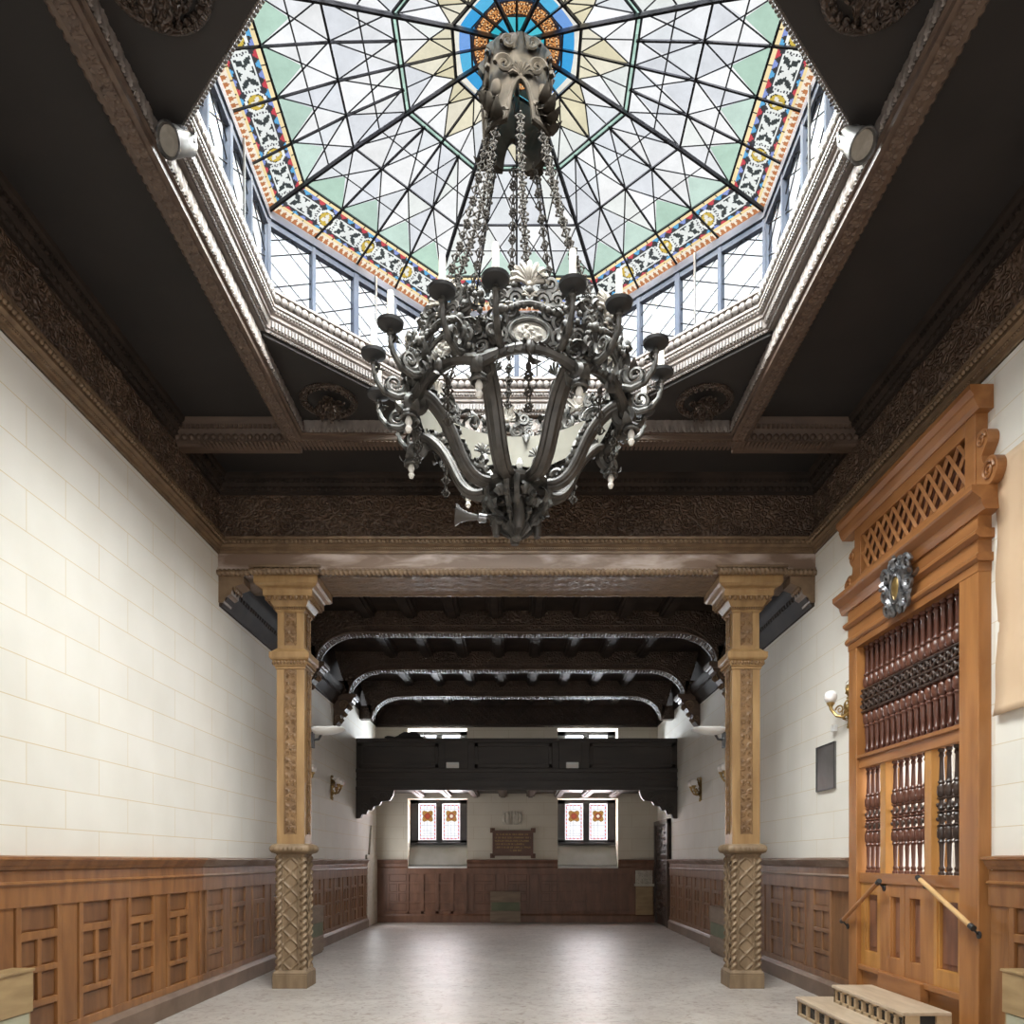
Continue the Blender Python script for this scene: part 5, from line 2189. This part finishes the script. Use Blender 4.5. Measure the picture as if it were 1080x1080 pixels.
v, f = [], []
for i, (r, t_) in enumerate(pr):
    for j in range(n):
        th = 2 * PI * j / n
        z0 = cor_low(th)
        z = z0 + (5.99 - z0) * t_
        g = 1 + .05 * math.sin(8 * th + 9 * z) * math.sin(23 * z) * (1 if i < 7 else 0)
        v.append((r * g * math.cos(th), r * g * math.sin(th), Z(z)))
for i in range(len(pr)):
    i2 = (i + 1) % len(pr)
    for j in range(n):
        j2 = (j + 1) % n
        f.append((i * n + j, i * n + j2, i2 * n + j2, i2 * n + j))
mb.add(T(v, f))
mb.tube([(.248 * math.cos(2 * PI * j / n), .248 * math.sin(2 * PI * j / n), Z(cor_low(2 * PI * j / n) + .005)) for j in range(n)], .018, n=6, closed=True)
for i in range(4):
    m = rotz(PI / 2 * i + .12 + PI)
    mb.add(tshell(.105, 9, .35), m @ trans(0, .225, Z(5.66)))
    for sg in (-1, 1):
        mb.add(spiral((sg * .12, .235, Z(5.74)), (sg, 0, 0), (0, 0, 1), .065, 1.7, .020), m)
        mb.add(spiral((sg * .09, .235, Z(5.90)), (sg, 0, 0), (0, 0, 1), .05, 1.6, .017), m)
        mb.add(tleaf(.16, .05, .6), m @ trans(sg * .05, .235, Z(5.86)) @ rotz(PI / 2 - sg * .5) @ roty(-1.1))
    m = rotz(PI / 2 * i + .12 + PI / 4)
    mb.add(move(tball(.05, 10, 8, (.9, .8, 1.25)), 0, .24, Z(5.62)), m)
    for q in range(4):
        mb.add(tleaf(.15, .055, .6), m @ trans(0, .235, Z(5.56 - .05 * q)) @ rotz(PI / 2 + (q - 1.5) * .45) @ roty(1.0))
    mb.add(spiral((.05, .235, Z(5.46)), (1, 0, 0), (0, 0, 1), .05, 1.6, .016), m)
    mb.add(spiral((-.05, .235, Z(5.40)), (-1, 0, 0), (0, 0, 1), .05, 1.6, .016), m)
    mb.add(tleaf(.15, .06, .7), m @ trans(0, .23, Z(5.90)) @ rotz(PI / 2) @ roty(-1.0))
mb.build('coronet', M['coronet'], ch, smooth=True)
mb = MB(AX)
mb.tube([(0, 0, Z(6.12)), (0, 0, Z(5.6))], .022, n=8)
for a in range(4):
    mb.tube([(0, 0, Z(5.75)), (.23 * math.cos(a * PI / 2), .23 * math.sin(a * PI / 2), Z(5.60))], .012, n=6)
mb.build('suspension_rod', M['iron'], ch)

# ornate chains
lk = MB()
lk.tube([(.026 * math.cos(a), 0, .030 * math.sin(a)) for a in np.linspace(0, 2 * PI, 12, endpoint=False)], .0055, n=5, closed=True)
lk.tube([(0, .026 * math.cos(a), .030 * math.sin(a)) for a in np.linspace(0, 2 * PI, 12, endpoint=False)], .0055, n=5, closed=True)
for a in range(4):
    lk.add(T(egg.v * .010 + np.array([.03 * math.cos(a * PI / 2), .03 * math.sin(a * PI / 2), 0]), egg.f))
lk.add(T(egg.v * .013, egg.f))
lk = lk.tmpl()
lk2 = ttube([(.011 * math.cos(a), 0, .028 * math.sin(a)) for a in np.linspace(0, 2 * PI, 10, endpoint=False)], .005, n=5, closed=True)
mb = MB(AX)
a_, b_ = P(.22, 5.42), P(.73, 3.80)
L = np.linalg.norm(b_ - a_)
d = (b_ - a_) / L
q = Vector((0, 0, -1)).rotation_difference(Vector(d)).to_matrix().to_4x4()
q = np.array(q)
nlk = 19
for i in range(nlk):
    t_ = (i + .5) / nlk
    p = a_ + (b_ - a_) * t_
    p = p + np.array([0, .05 * math.sin(PI * t_), -.03 * math.sin(PI * t_)])
    mb.add(lk, trans(*p) @ q @ rotz(i * .8))
    p2 = a_ + (b_ - a_) * (i + 1.0) / nlk + np.array([0, .05 * math.sin(PI * (i + 1.0) / nlk), -.03 * math.sin(PI * (i + 1.0) / nlk)])
    if i < nlk - 1:
        mb.add(lk2, trans(*p2) @ q @ rotz(i * 1.6))
ring_copies(mb, 'chain', M['chain'], M8)

# the band: pale inside, carved outside
mb = MB(AX)
n = 96
v, f = [], []
for r, z in ((.725, 3.29), (.725, 3.58)):
    for j in range(n):
        th = 2 * PI * j / n
        arch = .05 * abs(math.cos(4 * (th + PI / 2 - M8[0]))) if z < 3.4 else 0
        v.append((r * math.cos(th), r * math.sin(th), Z(z) + arch))
for j in range(n):
    f.append((j, (j + 1) % n, n + (j + 1) % n, n + j))
mb.add(T(v, f))
mb.build('inner_band', M['cream'], ch, smooth=True)
mb = MB(AX)
v, f = [], []
nn = 384
for i, zf in enumerate(np.linspace(0, 1, 22)):
    for j in range(nn):
        th = 2 * PI * j / nn
        arch = .05 * abs(math.cos(4 * (th + PI / 2 - M8[0])))
        z = 3.29 + arch + (3.60 - 3.29 - arch) * zf
        r = .745 + float(h_scroll(np.array(th * .76), np.array(z * 1.0), .11, .12, .035))
        v.append((r * math.cos(th), r * math.sin(th), Z(z)))
for i in range(21):
    for j in range(nn):
        j2 = (j + 1) % nn
        f.append((i * nn + j, i * nn + j2, (i + 1) * nn + j2, (i + 1) * nn + j))
mb.add(T(v, f))
mb.build('carved_band', M['bronze'], ch, smooth=True)

# garland arch under each medallion, from rib to rib
mb = MB(AX)
pts = []
for a in np.linspace(-22.5, 22.5, 13):
    t_ = math.radians(a)
    pts.append((.80 * math.sin(t_), -.80 * math.cos(t_), Z(3.27 + .065 * math.cos(t_ * 4))))
mb.tube(pts, [.045, .042, .036, .034, .032, .034, .04, .034, .032, .034, .036, .042, .045], n=8)
for i in range(1, 12):
    p = np.array(pts[i])
    mb.add(tleaf(.10, .035, .6), trans(p[0], p[1] - .02, p[2]) @ rotz(0 if i < 6 else PI) @ rotx(.9))
mb.add(T(egg.v * np.array([.035, .03, .05]) + np.array(P(.83, 3.32)), egg.f))
mb.add(tleaf(.10, .04, .5), trans(*P(.82, 3.30)) @ roty(PI / 2))
ring_copies(mb, 'garland_arch', M['bronze_rib'], M8)

# oval medallions
mb = MB(AX)
nr2, na2 = 10, 28
v, f = [], []
for i in range(nr2 + 1):
    for j in range(na2):
        a = 2 * PI * j / na2
        r = i / nr2
        bmp = .014 * (1 - r * r) + .010 * math.sin(a * 3 + r * 9) * (1 - r) * r * 3
        v.append((.118 * r * math.cos(a), -.79 - bmp, Z(3.435) + .075 * r * math.sin(a)))
for i in range(nr2):
    for j in range(na2):
        f.append((i * na2 + j, i * na2 + (j + 1) % na2, (i + 1) * na2 + (j + 1) % na2, (i + 1) * na2 + j))
mb.add(T(v, f))
for i in range(9):
    a = random.uniform(0, 6.28)
    r = random.uniform(.2, .75)
    mb.add(T(egg.v * np.array([random.uniform(.01, .022), .012, random.uniform(.01, .02)]) + np.array([.10 * r * math.cos(a), -.80, Z(3.435) + .06 * r * math.sin(a)]), egg.f))
meds = ring_copies(mb, 'medallion', M['stonegrey'], M8)
rim = MB(AX)
rim.tube([(.128 * math.cos(a), -.80, Z(3.435) + .085 * math.sin(a)) for a in np.linspace(0, 2 * PI, 32, endpoint=False)], .014, n=6, closed=True)
rim.tube([(.150 * math.cos(a), -.785, Z(3.435) + .105 * math.sin(a)) for a in np.linspace(0, 2 * PI, 32, endpoint=False)], .016, n=6, closed=True)
for sg in (-1, 1):
    for (x, z, r, t_, a0) in ((.19, 3.40, .055, 1.6, 0), (.20, 3.50, .05, 1.5, 2), (.13, 3.56, .05, 1.6, 1), (.24, 3.44, .045, 1.5, 3), (.15, 3.33, .04, 1.5, 0)):
        rim.add(spiral((sg * x, -.80, Z(z)), (sg, 0, 0), (0, -.15, 1), r, t_, .018, a0=a0))
    rim.add(move(tball(.030, 8, 6), sg * .185, -.82, Z(3.56)))
    rim.add(tleaf(.13, .045, .7), trans(sg * .16, -.80, Z(3.46)) @ (rotz(PI) if sg < 0 else np.eye(4)) @ roty(-.5) @ rotx(.6))
rim.tube([(-.16, -.80, Z(3.565)), (-.08, -.82, Z(3.60)), (0, -.825, Z(3.61)), (.08, -.82, Z(3.60)), (.16, -.80, Z(3.565))], .016, n=6)
for i in range(9):
    rim.add(T(egg.v * np.array([.024, .024, .02]) + np.array([-.16 + .04 * i, -.815, Z(3.61 - .045 * abs(i - 4) / 4)]), egg.f))
ring_copies(rim, 'medallion_scrolls', M['bronze'], M8)

# shell crests
mb = MB(AX)
mb.add(tshell(.15, 9, .3), trans(0, -.775, Z(3.75)) @ rotz(PI))
mb.add(tshell(.06, 7, .3), trans(0, -.80, Z(3.66)) @ rotz(PI))
ring_copies(mb, 'shell_crest', M['shell'], M8)
mb = MB(AX)
for sg in (-1, 1):
    for (x, z, r, t_, a0, w) in ((.085, 3.655, .062, 1.9, 0, .020), (.14, 3.765, .058, 1.8, 2, .020), (.185, 3.66, .045, 1.6, 1, .016), (.20, 3.74, .030, 1.4, 1, .012)):
        mb.add(spiral((sg * x, -.785, Z(z)), (sg, 0, 0), (0, -.1, 1), r, t_, w, a0=a0))
    mb.add(move(tball(.022, 8, 6), sg * .10, -.80, Z(3.735)))
    mb.add(tleaf(.12, .04, .6), trans(sg * .05, -.78, Z(3.70)) @ (rotz(PI) if sg < 0 else np.eye(4)) @ roty(-.7) @ rotx(.7))
mb.add(move(tball(.032, 8, 6), 0, -.80, Z(3.70)))
ring_copies(mb, 'crest_scrolls', M['bronze'], M8)

# ribs of the basket
mb = MB(AX)
rp_ = [(.82, 3.27), (.77, 3.295), (.69, 3.265), (.60, 3.18), (.53, 3.07), (.475, 2.95), (.43, 2.87), (.37, 2.81), (.31, 2.785), (.25, 2.79)]
cat = []
for i in range(len(rp_) - 1):
    for t_ in np.linspace(0, 1, 4, endpoint=False):
        cat.append((rp_[i][0] + (rp_[i + 1][0] - rp_[i][0]) * t_, rp_[i][1] + (rp_[i + 1][1] - rp_[i][1]) * t_))
cat.append(rp_[-1])
cat = np.array(cat)
for _ in range(3):
    cat[1:-1] = (cat[:-2] + 2 * cat[1:-1] + cat[2:]) / 4
for lat, rr in ((0, .046), (-.042, .025), (.042, .025)):
    mb.tube([P(r, z, lat) for r, z in cat], rr, n=8)
# volute at the head of the rib and at the foot
mb.add(spiral(P(.82, 3.215), (0, -1, 0), (0, 0, 1), .085, 1.6, .036, a0=1.6))
mb.add(spiral(P(.30, 2.85), (0, -1, 0), (0, 0, 1), .055, 1.5, .022, a0=-1.5))
ring_copies(mb, 'basket_rib', M['bronze_rib'], R8)
mb = MB(AX)
for i in range(4, len(cat) - 2, 3):
    r, z = cat[i]
    mb.add(tleaf(.085, .030, 1.0), trans(*P(r - .045, z + .02)) @ rotz(PI / 2) @ roty(-1.2 - .1 * i / 6))
    mb.add(T(egg.v * np.array([.022, .03, .03]) + P(r - .05, z + .03), egg.f))
mb.add(spiral(P(.585, 3.235), (0, 1, 0), (0, 0, 1), .075, 2.0, .022))
mb.add(tshell(.085, 7, .3), trans(*P(.60, 3.33)))
mb.add(spiral(P(.44, 2.95), (0, 1, 0), (0, 0, 1), .05, 1.8, .018))
ring_copies(mb, 'rib_leafwork', M['bronze'], R8)

# downward lamps under the heads of the ribs
mb = MB(AX @ trans(0, -.16, .17))
mb.add(tlathe([(.018, 2.99), (.05, 2.965), (.060, 2.925), (.050, 2.915), (.03, 2.94)], 12), trans(0, -.70, E))
mb.tube([P(.66, 3.09), P(.70, 3.05), P(.70, 2.98)], .02, n=6)
mb.add(tleaf(.11, .045, .6), trans(*P(.70, 2.98)) @ rotz(-PI / 2) @ roty(.7))
mb.add(tleaf(.11, .045, .6), trans(*P(.70, 2.98)) @ rotz(.3) @ roty(.7))
mb.add(tleaf(.11, .045, .6), trans(*P(.70, 2.98)) @ rotz(PI - .3) @ roty(.7))
cups = ring_copies(mb, 'lamp_cup', M['bronze'], R8)
bm = MB(AX @ trans(0, -.16, .17))
bm.add(tlathe([(.014, 2.935), (.026, 2.905), (.025, 2.89), (.016, 2.872), (.026, 2.85), (.014, 2.825)], 10), trans(0, -.70, E))
bb = bm.build('bulb', M['bulb'], cups[0], smooth=True)
for c in cups[1:]:
    q_ = bb.copy()
    COL.objects.link(q_)
    q_.parent = c

# candle arms, in pairs beside each rib
ARM = sorted([a + math.radians(s) for a in R8 for s in (-9.5, 9.5)])
mb = MB(AX)
pts = [P(.76, 3.40), P(.82, 3.34), P(.90, 3.31), P(.99, 3.33), P(1.05, 3.40), P(1.07, 3.47), P(1.07, 3.565)]
mb.tube(pts, [.026, .026, .024, .022, .020, .017, .016], n=8)
mb.add(spiral(P(.92, 3.40), (0, -1, 0), (0, 0, 1), .075, 1.5, .020, a0=2.6))
mb.add(tleaf(.12, .035, .8), trans(*P(.95, 3.33)) @ rotz(-PI / 2) @ roty(-.3))
mb.add(tleaf(.09, .03, .8), trans(*P(1.05, 3.42)) @ rotz(-PI / 2) @ roty(-.9))
mb.add(tleaf(.09, .03, .8), trans(*P(1.05, 3.46)) @ rotz(PI / 2) @ roty(-.9))
mb.add(T(egg.v * np.array([.026, .026, .02]) + P(1.07, 3.52), egg.f))
arms = ring_copies(mb, 'candle_arm', M['bronze'], ARM)
pan = MB(AX)
pan.add(tlathe([(.012, 3.545), (.04, 3.553), (.085, 3.572), (.090, 3.592), (.084, 3.590), (.04, 3.575), (.012, 3.572)], 20), trans(0, -1.07, E))
pa = pan.build('drip_pan', M['iron'], arms[0], smooth=True)
cn = MB(AX)
cn.add(tlathe([(.024, 3.575), (.0245, 3.66), (.022, 3.71), (.0235, 3.76), (.020, 3.80), (.006, 3.806)], 12), trans(0, -1.07, E))
cnd = cn.build('candle', M['candle'], arms[0], smooth=True)
for a in arms[1:]:
    for src in (pa, cnd):
        q_ = src.copy()
        COL.objects.link(q_)
        q_.parent = a

# foliage clusters where the arms leave the band
for i, a in enumerate(R8):
    mb = MB(AX @ rotz(a))
    rg = random.Random(40 + i)
    for j in range(16):
        x, z = rg.uniform(-.16, .16), rg.uniform(3.30, 3.74)
        r = .79 + rg.uniform(-.03, .05) - .10 * max(0, z - 3.55)
        mb.add(tleaf(rg.uniform(.08, .15), rg.uniform(.025, .045), rg.uniform(.4, 1.1)), trans(x, -r, Z(z)) @ rotz(rg.uniform(0, 6.28)) @ roty(rg.uniform(-1.6, .6)) @ rotx(rg.uniform(-.6, .6)))
    for j in range(7):
        x, z = rg.uniform(-.15, .15), rg.uniform(3.34, 3.72)
        mb.add(spiral((x, -.80, Z(z)), (1, 0, 0), (0, rg.uniform(-.4, .4), 1), rg.uniform(.03, .055), 1.6, .014, a0=rg.uniform(0, 6)))
    for j in range(14):
        mb.add(T(egg.v * rg.uniform(.014, .026) + np.array([rg.uniform(-.12, .12), -.82 + rg.uniform(-.03, .03), Z(rg.uniform(3.36, 3.70))]), egg.f))
    mb.build('foliage_cluster', M['bronze'], ch, smooth=True)

# hub and angel figures at the bottom
mb = MB(AX)
mb.add(tlathe([(.01, 2.40), (.03, 2.41), (.045, 2.45), (.08, 2.49), (.10, 2.52), (.07, 2.56), (.075, 2.66), (.11, 2.74), (.25, 2.785), (.26, 2.81), (.10, 2.83), (.05, 2.86), (.01, 2.87)], 24), trans(0, 0, E))
for i in range(8):
    a = R8[i]
    mb.add(tleaf(.20, .055, .6), rotz(a) @ trans(0, -.03, Z(2.43)) @ rotz(-PI / 2) @ roty(-.55))
    mb.add(spiral((0, -.21, Z(2.64)), (0, -1, 0), (0, 0, 1), .055, 1.6, .020), rotz(a))
    mb.add(spiral((0, -.15, Z(2.54)), (0, -1, 0), (0, 0, 1), .05, 1.6, .018), rotz(a))
    mb.tube([(0, -.25, Z(2.78)), (0, -.255, Z(2.70)), (0, -.20, Z(2.60)), (0, -.10, Z(2.50))], [.026, .022, .022, .018], n=6) if i == 0 else mb.add(ttube([(0, -.25, Z(2.78)), (0, -.255, Z(2.70)), (0, -.20, Z(2.60)), (0, -.10, Z(2.50))], [.026, .022, .022, .018], n=6), rotz(a))
    mb.add(tleaf(.12, .045, .8), rotz(a + .2) @ trans(0, -.20, Z(2.60)) @ rotz(-PI / 2) @ roty(-1.0))
    mb.add(tleaf(.12, .045, .8), rotz(a - .2) @ trans(0, -.22, Z(2.66)) @ rotz(-PI / 2) @ roty(-.6))
mb.build('lower_hub', M['bronze'], ch, smooth=True)
mb = MB(AX)
fz = trans(0, -.155, Z(2.455))
mb.add(tlathe([(.03, -.02), (.045, .03), (.042, .12), (.032, .19), (.046, .24), (.038, .28), (.016, .295), (.014, .305)], 12, 1, .8), fz)
mb.add(move(tball(.027, 10, 8, (.9, 1, 1.15)), 0, 0, .332), fz)
for sg in (-1, 1):
    mb.add(ttube([(sg * .042, 0, .265), (sg * .066, -.02, .215), (sg * .03, -.055, .19)], [.013, .012, .010], n=6), fz)
    mb.add(tleaf(.20, .04, .25), fz @ trans(sg * .02, .035, .28) @ (rotz(PI) if sg < 0 else np.eye(4)) @ roty(1.05))
ring_copies(mb, 'angel_figure', M['bronze_rib'], M8[::2])

# inner candle lamps and hanging pendants
mb = MB(AX)
mb.add(tlathe([(.015, 2.79), (.03, 2.80), (.03, 2.84), (.012, 2.845)], 10), trans(0, -.20, E))
ins = ring_copies(mb, 'inner_socket', M['bronze'], M8)
bm = MB(AX)
bm.add(tlathe([(.012, 2.845), (.024, 2.865), (.026, 2.885), (.016, 2.91), (.003, 2.925)], 12), trans(0, -.20, E))
bb = bm.build('bulb', M['bulb'], ins[0], smooth=True)
for c in ins[1:]:
    q_ = bb.copy()
    COL.objects.link(q_)
    q_.parent = c
mb = MB(AX)
for i in range(6):
    mb.add(lk if i % 2 else lk2, trans(*P(.74, 3.24 - i * .052)) @ rotz(i * .8))
mb.add(T(egg.v * np.array([.02, .02, .03]) + P(.74, 3.25), egg.f))
ring_copies(mb, 'pendant_chain', M['chain'], M8)

# small horn loudspeaker fixed under the chandelier
hx, hy, hz = -.30, CY - .28, Z(2.46)
root = thing('horn_loudspeaker', (hx, hy, hz), 'small grey horn loudspeaker clipped under the chandelier', 'loudspeaker')
mt = trans(hx, hy, hz) @ roty(-1.45)
mb = MB(mt)
mb.add(tlathe([(.018, -.02), (.022, .0), (.030, .05), (.048, .10), (.075, .13), (.078, .135), (.070, .13), (.044, .10), (.026, .05), (.004, .02)], 18))
mb.build('horn', M['greymetal'], root, smooth=True)
mb = MB(mt)
mb.add(tlathe([(.01, -.09), (.030, -.085), (.032, -.03), (.018, -.02)], 12))
mb.build('driver', M['silver'], root, smooth=True)
mb = MB()
mb.tube([(hx + .05, hy, hz), (hx + .11, hy + .03, hz + .03), (hx + .20, hy + .16, hz + .07), (hx + .27, hy + .24, hz + .07)], .008, n=6)
mb.build('clip', M['iron'], root)
